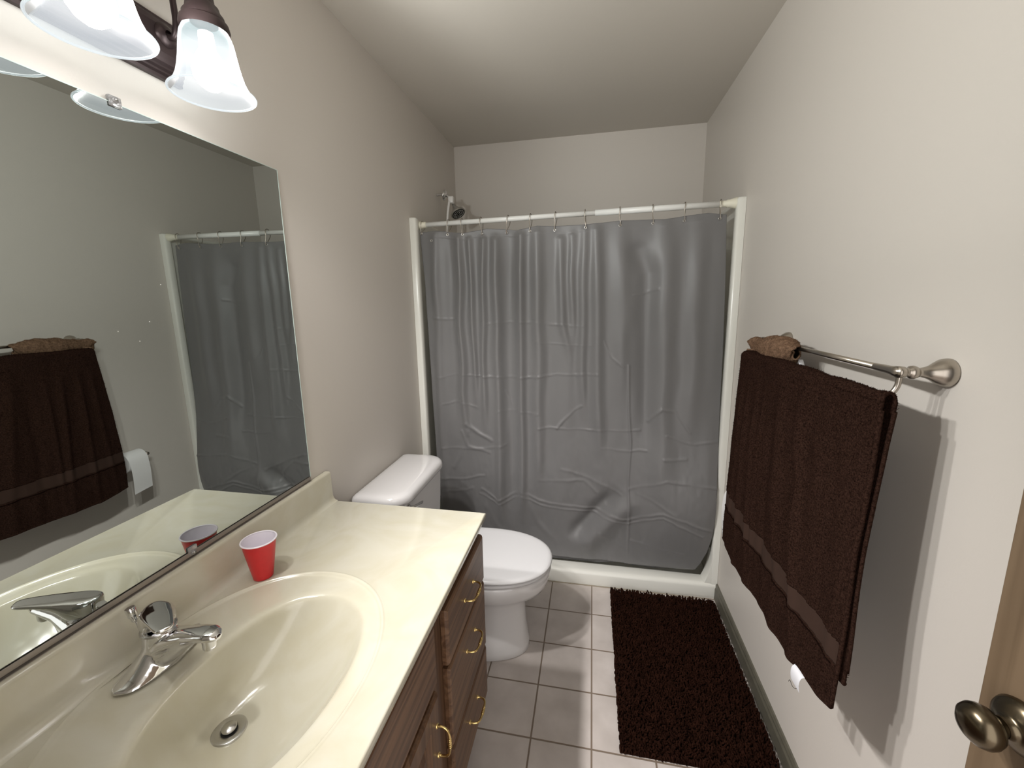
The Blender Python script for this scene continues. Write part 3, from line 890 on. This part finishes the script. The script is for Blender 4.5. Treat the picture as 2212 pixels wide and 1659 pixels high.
ss_ = lv.modifiers.new('round', 'SUBSURF'); ss_.levels = 2; ss_.render_levels = 2
g = G(); g.lathe([(0.0284, 0), (0.0290, 0.0015), (0.0284, 0.003)], (0.0925, FY, 0.8870), (0.04, 0, 1), 32, cap0=True, cap1=True); g.build('handle_collar', m_chromed, fa)
g = G(); g.tube([(0.058, FY, 0.84), (0.045, FY-0.004, 0.905)], 0.0028, 10)
pr_ = g.build('lift_rod', m_chrome, fa)
g = G(); g.lathe([(0, 0), (0.0045, 0.0), (0.0060, 0.003), (0.0056, 0.008), (0.0078, 0.011), (0.0084, 0.027), (0.0076, 0.029), (0, 0.029)], (0.0455, FY-0.004, 0.898), (-0.22, -0.06, 1), 20); g.build('lift_knob', m_chrome, pr_, auto=50)

# ------------------------------------------------------------------ red cup
cup = thing('plastic_cup', (0.0935, 0.7933, ZC), 'small red plastic cup with white inside by the backsplash', 'cup')
hC, rb, rt = 0.100, 0.0225, 0.0385
pr1 = [(0.0, 0.003), (rb-0.003, 0.003), (rb-0.001, 0.0), (rb, 0.001)]
for k in range(1, 40):
    t = k/40
    pr1.append((rb+(rt-rb)*t+0.00022*math.sin(k*PI/1.0*1.0+PI/2)*(1 if 0.12 < t < 0.9 else 0), 0.001+(hC-0.001)*t))
pr1.append((rt, hC))
g = G(); g.lathe(pr1, cup.location, (0, 0, 1), 64); g.build('cup_wall', m_red, cup)
pr2 = [(0.0, 0.0045), (rb-0.003, 0.0045), (rb-0.0012, 0.006)]
for k in range(1, 30):
    t = k/30
    st_ = 0.0006 if t < 0.62 else 0.0
    st_ += 0.0005 if t < 0.56 else 0.0
    st_ += 0.0005 if t < 0.50 else 0.0
    pr2.append((rb+(rt-rb)*t-0.0009-st_, 0.006+(hC-0.006)*t))
pr2.append((rt-0.0009, hC))
g = G(); g.lathe(pr2, cup.location, (0, 0, 1), 64); g.build('cup_lining', m_cupin, cup)
g = G(); g.tube([(0.0935+(rt+0.0004)*math.cos(a), 0.7933+(rt+0.0004)*math.sin(a), ZC+hC) for a in [2*PI*j/56 for j in range(57)]], 0.0019, 10, 1, caps=False); g.build('rolled_rim', m_cupin, cup)

# ------------------------------------------------------------------ toilet
TY = 1.566
to = thing('toilet', (0.35, TY, 0), 'white porcelain toilet with closed lid between the vanity and the shower', 'toilet')
def egg(xf, xb, hw, z, n=64, yc=TY, p=2.25):
    xc = xb+(xf-xb)*0.42
    out = []
    for j in range(n):
        a = 2*PI*j/n
        c_, s_ = math.cos(a), math.sin(a)
        if c_ >= 0:
            x_ = xc+(xf-xc)*abs(c_)**(2/p)
            y_ = hw*math.copysign(abs(s_)**(2/p), s_)
        else:
            x_ = xc-(xc-xb)*abs(c_)**(2/2.9)
            y_ = hw*math.copysign(abs(s_)**(2/2.9), s_)
        out.append((x_, yc+y_, z))
    return out
g = G()
g.rings([egg(xf, xb, hw, z) for xf, xb, hw, z in (
    (0.640, 0.150, 0.130, 0.0), (0.645, 0.148, 0.134, 0.004), (0.644, 0.150, 0.132, 0.03), (0.636, 0.155, 0.122, 0.07), (0.630, 0.160, 0.111, 0.13), (0.628, 0.165, 0.112, 0.19),
    (0.632, 0.168, 0.117, 0.235), (0.652, 0.172, 0.133, 0.268), (0.690, 0.176, 0.160, 0.292), (0.716, 0.178, 0.177, 0.308), (0.728, 0.18, 0.185, 0.330), (0.736, 0.18, 0.190, 0.358), (0.739, 0.18, 0.191, 0.378), (0.736, 0.182, 0.189, 0.386), (0.726, 0.19, 0.180, 0.389))])
g.build('bowl', m_porc, to, auto=60)
g = G(); g.box(0.012, 0.24, TY-0.11, TY+0.11, 0.33, 0.40, 0.02, 4); g.build('tank_shelf', m_porc, to)
g = G()
g.rings([egg(xf, xb, hw, z) for xf, xb, hw, z in ((0.722, 0.255, 0.182, 0.3905), (0.732, 0.250, 0.189, 0.393), (0.735, 0.25, 0.191, 0.399), (0.730, 0.252, 0.187, 0.4065), (0.715, 0.26, 0.176, 0.408))])
g.build('seat', m_seat, to, auto=60)
g = G()
g.rings([egg(xf, xb, hw, z) for xf, xb, hw, z in ((0.718, 0.262, 0.179, 0.4105), (0.740, 0.254, 0.192, 0.412), (0.7445, 0.252, 0.195, 0.4165), (0.743, 0.253, 0.194, 0.422), (0.735, 0.258, 0.187, 0.4275), (0.724, 0.264, 0.178, 0.4290), (0.70, 0.28, 0.155, 0.4290), (0.66, 0.31, 0.125, 0.4285), (0.58, 0.36, 0.07, 0.4285))])
g.build('seat_lid', m_seat, to, auto=60)
for s_ in (-1, 1):
    G().box(0.235, 0.268, TY+s_*0.075-0.016, TY+s_*0.075+0.016, 0.389, 0.428, 0.006).build('seat_hinge', m_seat, to)
def rrect(x0, x1, y0, y1, rf, rbk, z, n=10):
    out = []
    for (cx_, cy_, r_, a0) in ((x1-rf, y1-rf, rf, 0), (x0+rbk, y1-rbk, rbk, PI/2), (x0+rbk, y0+rbk, rbk, PI), (x1-rf, y0+rf, rf, 1.5*PI)):
        for k in range(n+1):
            a = a0+PI/2*k/n
            out.append((cx_+r_*math.cos(a), cy_+r_*math.sin(a), z))
    return out
TT = 1.540
y0, y1 = TT-0.222, TT+0.222
g = G()
g.rings([rrect(0.014+i_, x1_-i_, y0+q_+i_, y1-q_-i_, 0.045, 0.012, z_) for x1_, q_, z_, i_ in ((0.195, 0.035, 0.392, 0.014), (0.198, 0.030, 0.40, 0.004), (0.200, 0.028, 0.42, 0), (0.208, 0.012, 0.60, 0), (0.212, 0.006, 0.738, 0))])
g.build('tank', m_porc, to, auto=50)
g = G()
g.rings([rrect(0.006+i_, 0.230-i_, y0-0.014+i_, y1+0.008-i_, max(0.085-i_, .01), 0.020, z_) for z_, i_ in ((0.7385, 0.020), (0.736, 0.008), (0.7385, 0.002), (0.746, 0.0), (0.757, 0.0005), (0.766, 0.004), (0.7725, 0.011), (0.7765, 0.021), (0.778, 0.034), (0.779, 0.055))])
g.build('tank_lid', m_porc, to, auto=70)
g = G()
g.lathe([(0.0, -0.004), (0.011, -0.003), (0.0125, 0.002), (0.010, 0.008), (0.0, 0.010)], (0.212, TT-0.170, 0.712), (1, 0, 0), 24)
g.tube([(0.219, TT-0.170, 0.712), (0.232, TT-0.155, 0.711), (0.238, TT-0.12, 0.706), (0.236, TT-0.095, 0.701)], [0.006, 0.006, 0.0065, 0.004], 12, 5)
tag(g.build('flush_lever', m_chromed, to), 'dull metal flush lever')

# ------------------------------------------------------------------ towel bar
tb = thing('towel_bar', (W, 1.19, 1.343), 'brushed nickel double towel bar on the right wall', 'towel bar')
YA, YB = 0.875, 1.500
post = [(0.0, 0), (0.0255, 0.0), (0.0262, 0.004), (0.0245, 0.012), (0.019, 0.021), (0.0135, 0.029), (0.0105, 0.036), (0.0085, 0.044), (0.0080, 0.047), (0.0105, 0.050), (0.0125, 0.055), (0.0118, 0.060), (0.0085, 0.063), (0.0072, 0.067), (0.0105, 0.070), (0.0110, 0.076), (0.0105, 0.081), (0.0, 0.083)]
for y_ in (YA, YB):
    g = G(); g.lathe(post, (W, y_, 1.343), (-1, 0, 0), 36); p_ = g.build('wall_post', m_nickel, tb)
XB1 = W-0.0755
g = G(); g.tube([(XB1, YA+0.06, 1.343), (XB1, YB-0.06, 1.343)], 0.0062, 20); g.build('upper_bar', m_nickel, tb)
for y_, s_ in ((YA, 1), (YB, -1)):
    g = G(); g.lathe([(0.0072, -0.005), (0.0105, 0.0), (0.0098, 0.012), (0.0082, 0.025), (0.0078, 0.045), (0.0070, 0.068), (0.0, 0.068)], (XB1, y_, 1.343), (0, s_, 0), 24, cap0=True); g.build('bar_sleeve', m_nickel, tb, auto=40)
    g = G(); g.tube([(XB1, y_, 1.337), (XB1-0.001, y_+s_*0.001, 1.316), (XB1-0.010, y_+s_*0.002, 1.300), (XB1-0.026, y_+s_*0.003, 1.291), (1.417 if s_ > 0 else 1.408, y_+s_*0.004, 1.288)], 0.0048, 14, 6); g.build('lower_arm', m_nickel, tb)
XB2, ZB2 = 1.412, 1.288
g = G(); g.tube([(1.417, YA-0.006, ZB2), (1.408, YB+0.006, ZB2)], 0.0055, 20); g.build('lower_bar', m_nickel, tb)

# ------------------------------------------------------------------ bath towel over the lower bar
tw = thing('bath_towel', (XB2, 1.18, 0.6), 'large dark brown bath towel draped over the lower bar', 'towel')
def towel_surface():
    nu_, nv_ = 300, 420           # along y, along the drop
    ty = np.linspace(0, 1, nu_)[:, None]*np.ones((1, nv_))
    R_ = 0.020
    Lf, Lb = 0.70, 0.60
    tot = Lf+PI*R_+Lb
    s_ = np.ones((nu_, 1))*np.linspace(0, tot, nv_)[None, :]
    # end of front drop varies along y
    zf = np.interp(ty, [0, .08, .3, .6, .85, 1], [0.650, 0.630, 0.606, 0.594, 0.592, 0.612])
    zb_ = np.interp(ty, [0, .3, 1], [0.715, 0.69, 0.66])
    zt_ = ZB2+0.006
    xb_ = np.interp(ty, [0, 1], [1.417, 1.408])
    Rf = np.interp(ty, [0, .15, 1], [0.0095, 0.015, 0.022])
    Rb = np.interp(ty, [0, 1], [0.010, 0.012])
    X_ = np.zeros_like(s_); Z_ = np.zeros_like(s_)
    front_ = s_ < Lf
    back_ = s_ > Lf+PI*R_
    arc = ~front_ & ~back_
    f_ = s_/Lf
    Z_[front_] = (zf+(zt_-zf)*f_)[front_]
    X_[front_] = (xb_-Rf-np.interp(Z_, [.6, 1.0, 1.22, 1.29], [.020, .015, .003, 0])*np.interp(ty, [0, 1], [1, .05]))[front_]
    th = (s_-Lf)/R_
    X_[arc] = (xb_-np.where(th < PI/2, Rf, Rb)*np.cos(th))[arc]
    Z_[arc] = (zt_+0.014*np.sin(th))[arc]
    g_ = (s_-Lf-PI*R_)/Lb
    Z_[back_] = (zt_-(zt_-zb_)*g_)[back_]
    X_[back_] = (xb_+Rb-np.interp(Z_, [.7, 1.0, 1.22, 1.29], [.026, .018, .006, 0]))[back_]
    ya = 0.845-0.008*smooth(1.3, .6, Z_)-0.004
    ya = ya-np.where(back_, 0.006*smooth(.95, .75, Z_)+0.002, 0)
    yb_ = np.interp(Z_, [0.55, .75, 1.0, 1.30], [1.520, 1.533, 1.522, 1.499])
    yb_ = np.where(front_ | arc, yb_, 1.51)
    Y_ = ya+(yb_-ya)*ty
    # folds on the front
    fold = np.zeros_like(s_)
    for y0_, y1_, h_, w_ in ((1.42, 1.40, .010, .012), (1.36, 1.30, .012, .014), (1.30, 1.28, .008, .010), (1.20, 1.10, .010, .020), (1.10, 0.99, .014, .020), (1.02, 1.16, -.010, .03), (1.46, 1.48, .006, .010), (0.93, 0.92, -.006, .03), (1.24, 1.22, -.008, .02)):
        yc = y1_+(y0_-y1_)*np.clip((Z_-0.60)/0.68, 0, 1)
        fold += (0.55+0.6*smooth(.62, .85, Z_))*h_*np.exp(-((Y_-yc)/w_)**2)*smooth(1.295, 1.05, Z_)
    fold += 0.004*vnoise(Y_, Z_, 14, 3, 21)+0.002*vnoise(Y_, Z_, 40, 12, 22)
    X_ = X_-np.where(front_, fold, 0)
    X_ = X_+np.where(back_, 0.005*vnoise(Y_, Z_, 10, 2, 33)*smooth(1.28, 1.1, Z_), 0)
    # front flares out towards the bottom far corner
    X_ = X_-np.where(front_, 0.004*smooth(1.2, .6, Z_)*smooth(.5, 1, ty), 0)
    Z_ = Z_+np.where(arc, 0.003*vnoise(Y_, Z_, 20, 1, 5), 0)
    band = front_ & (Z_ > 0.737+0.004*np.sin(Y_*9)) & (Z_ < 0.792+0.004*np.sin(Y_*9))
    return X_, Y_, Z_, band, front_, arc
TX, TYY, TZ, TBAND, TFR, TARC = towel_surface()
Vt = np.stack([TX.ravel(), TYY.ravel(), TZ.ravel()], 1)
Ft = grid_faces(*TX.shape)
bandf = TBAND.ravel()[Ft].all(1)
allowed = ~bandf
def compact(V, F):
    us, inv = np.unique(F, return_inverse=True)
    return V[us], inv.reshape(F.shape)
Va, Fa = compact(Vt, Ft[allowed])
t1 = np_obj('terry_cloth', Va, Fa, m_towel, tw)
so = t1.modifiers.new('thickness', 'SOLIDIFY'); so.thickness = 0.005; so.offset = 0
Vb, Fb = compact(Vt, Ft[bandf])
t2 = np_obj('woven_band', Vb, Fb, m_band, tw)
so = t2.modifiers.new('thickness', 'SOLIDIFY'); so.thickness = 0.003; so.offset = 0
# stitched line under the band
g = G()
ys = np.linspace(0.852, 1.53, 60)
pl_ = []
for y_ in ys:
    i_ = np.argmin((TYY-y_)**2*1.0+(TZ-(0.734+0.004*math.sin(y_*9)))**2+np.where(TFR, 0, 9))
    pl_.append((TX.ravel()[i_]-0.0036, TYY.ravel()[i_], TZ.ravel()[i_]))
g.tube(pl_, 0.0016, 6, 1); g.build('stitch_line', m_stitch, tw)
# terry loops as short tufts
def tufts(P, Nrm, n, ln, wd, seed, jitter=0.6):
    r = np.random.default_rng(seed)
    m_ = len(P)
    idx = r.integers(0, m_, n)
    p = P[idx]+r.normal(0, 0.0012, (n, 3))*(1-np.abs(Nrm[idx]))
    d_ = Nrm[idx]+r.normal(0, jitter, (n, 3))
    d_ /= np.linalg.norm(d_, axis=1)[:, None]
    a_ = np.cross(d_, r.normal(0, 1, (n, 3))); a_ /= np.linalg.norm(a_, axis=1)[:, None]
    b_ = np.cross(d_, a_)
    L_ = ln*(0.6+0.8*r.random(n))[:, None]
    vs = [p+a_*wd, p-a_*wd*0.5+b_*wd*0.87, p-a_*wd*0.5-b_*wd*0.87, p+d_*L_]
    V2 = np.stack(vs, 1).reshape(-1, 3)
    k = np.arange(n)[:, None]*4
    F2 = np.concatenate([k+[0, 1, 3], k+[1, 2, 3], k+[2, 0, 3]], 0)
    return V2, F2
me_n = np.zeros_like(Vt)
du = np.gradient(np.stack([TX, TYY, TZ], 2), axis=0)
dvv = np.gradient(np.stack([TX, TYY, TZ], 2), axis=1)
nn = np.cross(du, dvv); nn /= np.linalg.norm(nn, axis=2)[:, :, None]+1e-12
if nn[nn.shape[0]//2, 50, 0] > 0: nn = -nn
sel = (~TBAND).ravel()
Pt, Nt = Vt[sel], nn.reshape(-1, 3)[sel]
V2, F2 = tufts(Pt+Nt*0.0016, Nt, 70000, 0.0036, 0.0010, 3)
tag(np_obj('terry_loops', V2, F2, m_towel, tw, smooth=False), kind='stuff')
# hems: rolled near edges
g = G()
def edge_pts(i_, mask, step=10, dx=0.0):
    return [(TX[i_, j]+dx, TYY[i_, j]-0.001, TZ[i_, j]) for j in range(0, TX.shape[1], step) if mask[i_, j]]
g.tube(edge_pts(0, TFR), 0.0042, 8, 2); g.tube(edge_pts(0, ~TFR & ~TARC), 0.0040, 8, 2)
g.tube([(TX[i, 0], TYY[i, 0], TZ[i, 0]-0.001) for i in range(0, TX.shape[0], 6)]+[(TX[-1, 0], TYY[-1, 0], TZ[-1, 0])], 0.0045, 8, 2)
g.tube([(TX[i, -1], TYY[i, -1], TZ[i, -1]) for i in range(0, TX.shape[0], 6)], 0.0045, 8, 2)
g.build('hem', m_towel, tw)
# care tag near the lower hem
g = G()
rs = []
for k in range(10):
    t = k/9
    xx = 1.386-0.014*math.sin(t*2.2); zz = 0.622+0.006*math.sin(t*PI)-0.040*t**1.6
    rs.append([(xx, 0.925, zz), (xx, 0.965, zz-0.002), (xx-0.0004, 0.965, zz-0.0022), (xx-0.0004, 0.925, zz-0.0002)])
g.rings(rs)
ct = tag(g.build('care_tag', m_tag, tw, auto=40), 'small white care tag')
g = G(); g.tube([(1.380, 0.940, 0.586), (1.377, 0.945, 0.572), (1.376, 0.958, 0.565), (1.376, 0.972, 0.568), (1.375, 0.975, 0.561)], 0.0005, 6, 5); g.build('loose_thread', m_stitch, ct)

# ------------------------------------------------------------------ washcloth twisted on the upper bar
wc = thing('washcloth', (1.445, 1.38, 1.34), 'light brown washcloth wrapped around the far end of the upper towel bar', 'washcloth')
nu_, nv_ = 110, 190
a_ = np.linspace(0, 1, nu_)[:, None]*np.ones((1, nv_))
b_ = np.ones((nu_, 1))*np.linspace(0, 1, nv_)[None, :]
th = b_*2*PI*1.72+0.6
Yw = 1.258+a_*0.262+0.012*np.sin(th*1.3)*(1-a_)+0.012*vnoise(b_*3, a_, 3, 2, 4)
rad = 0.0105+0.0130*b_+0.015*np.sin(PI*np.clip(a_*1.15, 0, 1))**0.8+0.004*vnoise(a_*6, b_*8, 1.4, 1.4, 41)+0.0026*vnoise(a_*14, b_*14, 1.6, 1.6, 42)
rad = rad+0.010*smooth(.80, 1.0, a_)*(0.4+np.sin(th*1.5+1)**2)-0.004*smooth(.2, 0, a_)
ecc = 1.0+0.55*(np.sin(th+2.6) < 0)*np.abs(np.sin(th+2.6))*np.exp(-((a_-0.25)/.32)**2)
Xw = (W-0.0765)-0.006+rad*np.cos(th)*1.12*ecc**0.2
Zw = 1.336+rad*np.sin(th)*np.where(np.sin(th) < 0, 1.30+0.5*np.exp(-((a_-.25)/.25)**2), 0.95)-0.010*a_
w1 = np_obj('terry_cloth', np.stack([Xw.ravel(), Yw.ravel(), Zw.ravel()], 1), grid_faces(nu_, nv_), m_cloth, wc)
so = w1.modifiers.new('thickness', 'SOLIDIFY'); so.thickness = 0.004; so.offset = 0
Pw = np.stack([Xw.ravel(), Yw.ravel(), Zw.ravel()], 1)
Nw = Pw-np.stack([np.full(Pw.shape[0], W-0.0825), Pw[:, 1], np.full(Pw.shape[0], 1.334)], 1)
Nw /= np.linalg.norm(Nw, axis=1)[:, None]
keep = (b_.ravel() > 0.42)
V2, F2 = tufts(Pw[keep]+Nw[keep]*0.001, Nw[keep], 9000, 0.0032, 0.0009, 8)
tag(np_obj('terry_loops', V2, F2, m_cloth, wc, smooth=False), kind='stuff')
# loose corner ears
for pts, r_ in (([(1.43, 1.49, 1.325), (1.418, 1.515, 1.330), (1.410, 1.530, 1.337)], [0.010, 0.008, 0.003]), ([(1.43, 1.47, 1.315), (1.412, 1.49, 1.309), (1.400, 1.50, 1.312)], [0.010, 0.007, 0.003])):
    g = G(); g.tube(pts, r_, 10, 6); g.build('loose_corner', m_cloth, wc)
g = G(); g.rings([[(1.448+0.002*k, 1.262-0.003*k, 1.312-0.007*k), (1.462+0.002*k, 1.262-0.001*k, 1.312-0.007*k), (1.462+0.002*k, 1.2625-0.001*k, 1.3115-0.007*k), (1.448+0.002*k, 1.2625-0.003*k, 1.3115-0.007*k)] for k in range(5)])
tag(g.build('care_tag', m_tag, wc), 'tiny white care tag')

# ------------------------------------------------------------------ toilet paper on its holder
tp = thing('paper_holder', (W, 1.70, 0.71), 'brushed nickel paper holder seen in the mirror beside the towel', 'toilet paper holder')
TPX, TPZ = 1.462, 0.700
g = G(); g.lathe([(r_*0.85, h_*0.8) for r_, h_ in post], (W, 1.700, TPZ+0.015), (-1, 0, 0), 30); g.build('wall_post', m_nickel, tp)
g = G(); g.lathe([(r_*0.85, h_*0.8) for r_, h_ in post], (W, 1.548, TPZ+0.015), (-1, 0, 0), 30); g.build('wall_post', m_nickel, tp)
g = G(); g.tube([(TPX+0.004, 1.698, TPZ+0.015), (TPX+0.004, 1.552, TPZ+0.015)], 0.007, 16); g.build('spindle', m_nickel, tp)
rl = thing('toilet_paper_roll', (TPX, 1.62, TPZ-0.04), 'white toilet paper roll with a hanging sheet, reflected in the mirror', 'toilet paper')
g = G(); g.lathe([(0.020, 0), (0.050, 0.0), (0.0515, 0.002), (0.0515, 0.092), (0.050, 0.094), (0.020, 0.094), (0.020, 0.0)], (TPX+0.006, 1.576, TPZ+0.003), (0, 1, 0), 40); g.build('paper_roll', m_paper, rl, auto=50)
rs = []
for k in range(14):
    t = k/13
    if t < 0.35:
        a = PI*0.5+t/0.35*PI*0.45
        x_, z_ = TPX+0.006+0.0525*math.cos(a), TPZ+0.003+0.0525*math.sin(a)
    else:
        q_ = (t-0.35)/0.65
        x_, z_ = TPX+0.006-0.0525-0.004*math.sin(q_*4), TPZ+0.01-q_*0.165
    rs.append([(x_, 1.577, z_-0.006*t), (x_-0.001, 1.622, z_), (x_, 1.667, z_+0.004*t), (x_+0.0006, 1.667, z_+0.004*t), (x_-0.0004, 1.622, z_), (x_+0.0006, 1.577, z_-0.006*t)])
g = G(); g.rings(rs); g.build('hanging_sheet', m_paper, rl, auto=60)

# ------------------------------------------------------------------ bath rug
rug = thing('bath_rug', (1.25, 1.57, 0), 'dark brown shaggy chenille bath rug on the tile floor', 'rug')
RX0, RX1, RY0, RY1 = 1.008, 1.495, 1.178, 1.955
G().box(RX0, RX1, RY0, RY1, 0.0005, 0.007, 0.002).build('backing', m_rug, rug)
def noodles(n, seed):
    r = np.random.default_rng(seed)
    nxg = int(math.sqrt(n*(RX1-RX0)/(RY1-RY0))); nyg = n//nxg
    gx_, gy_ = np.meshgrid(np.linspace(RX0, RX1, nxg), np.linspace(RY0, RY1, nyg), indexing='ij')
    px = gx_.ravel()+r.normal(0, 0.0016, nxg*nyg); py = gy_.ravel()+r.normal(0, 0.0016, nxg*nyg)
    m_ = len(px)
    lx = r.normal(0, 0.0075, m_); ly = r.normal(0, 0.0075, m_)
    ex = np.where(px < RX0+0.012, -0.002, 0)+np.where(px > RX1-0.012, 0.002, 0)
    ey = np.where(py < RY0+0.012, -0.006, 0)+np.where(py > RY1-0.012, 0.006, 0)
    lx = np.clip(lx, -0.010, 0.010)
    lx = np.where(px < RX0+0.008, np.abs(lx)*0.5-0.001, np.where(px > RX1-0.008, 0.002-np.abs(lx)*0.3, lx)); ly = np.where(py < RY0+0.008, np.abs(ly)*0.5-0.002, ly+np.where(py > RY1-0.012, 0.006, 0))
    hh = 0.0165+0.006*r.random(m_)+0.003*vnoise(px, py, 14, 14, 77)
    k_ = 6
    lev = [(0.0, 0.0026, 0.0), (0.35, 0.0034, 0.25), (0.75, 0.0037, 0.75), (0.95, 0.0026, 1.0), (1.02, 0.0006, 1.05)]
    rings_ = []
    for h_, rad_, ln_ in lev:
        for j in range(k_):
            a = 2*PI*j/k_
            rings_.append(np.stack([px+lx*ln_+rad_*math.cos(a), py+ly*ln_+rad_*math.sin(a), 0.005+hh*h_+0*px], 1))
    V3 = np.stack(rings_, 1).reshape(-1, 3)
    per = len(lev)*k_
    fs = []
    for i in range(len(lev)-1):
        for j in range(k_):
            fs.append([i*k_+j, i*k_+(j+1) % k_, (i+1)*k_+(j+1) % k_, (i+1)*k_+j])
    F3 = (np.arange(m_)[:, None, None]*per+np.array(fs)[None]).reshape(-1, 4)
    return V3, F3
V3, F3 = noodles(9500, 5)
tag(np_obj('pile', V3, F3, m_rug, rug), kind='stuff')

# ------------------------------------------------------------------ the open door
th_ = math.radians(6.6)
PD = Vector((1.41, 0.586, 0))
dl = Vector((math.sin(th_), -math.cos(th_), 0))      # from the free edge back to the hinge
dn = Vector((-math.cos(th_), -math.sin(th_), 0))     # out of the face that looks into the room
door = bpy.data.objects.new('door_1', None)
COL.objects.link(door); door.location = (1.45, 0.2, 0); tag(door, kind='structure')
def dp(a, b_, z): return PD+dl*a-dn*b_+Vector((0, 0, z))
g = G()
g.rings([[dp(0, 0.002, z), dp(0.002, 0, z), dp(0.76, 0, z), dp(0.76, 0.035, z), dp(0.002, 0.035, z), dp(0, 0.033, z)] for z in (0.012, 2.03)], smooth=False)
g.build('door_panel', m_door, door)
kz = 0.9605
kc = dp(0.052, 0, kz)
rose = [(0.0, 0.0), (0.0325, 0.0), (0.0335, 0.003), (0.031, 0.008), (0.024, 0.013), (0.016, 0.0165), (0.012, 0.0185), (0.0115, 0.026)]
knob = [(0.0110, 0.020), (0.0115, 0.030), (0.0150, 0.034), (0.0215, 0.039), (0.0245, 0.046), (0.0248, 0.051), (0.0226, 0.057), (0.0175, 0.062), (0.0100, 0.0650), (0.0, 0.0658)]
for sgn, base in ((1, kc), (-1, dp(0.052, 0.035, kz))):
    g = G(); g.lathe(rose, base, dn*sgn, 44); g.build('knob_rose', m_knob, door)
    g = G(); g.lathe(knob, base, dn*sgn, 44); g.build('door_knob', m_knob, door)
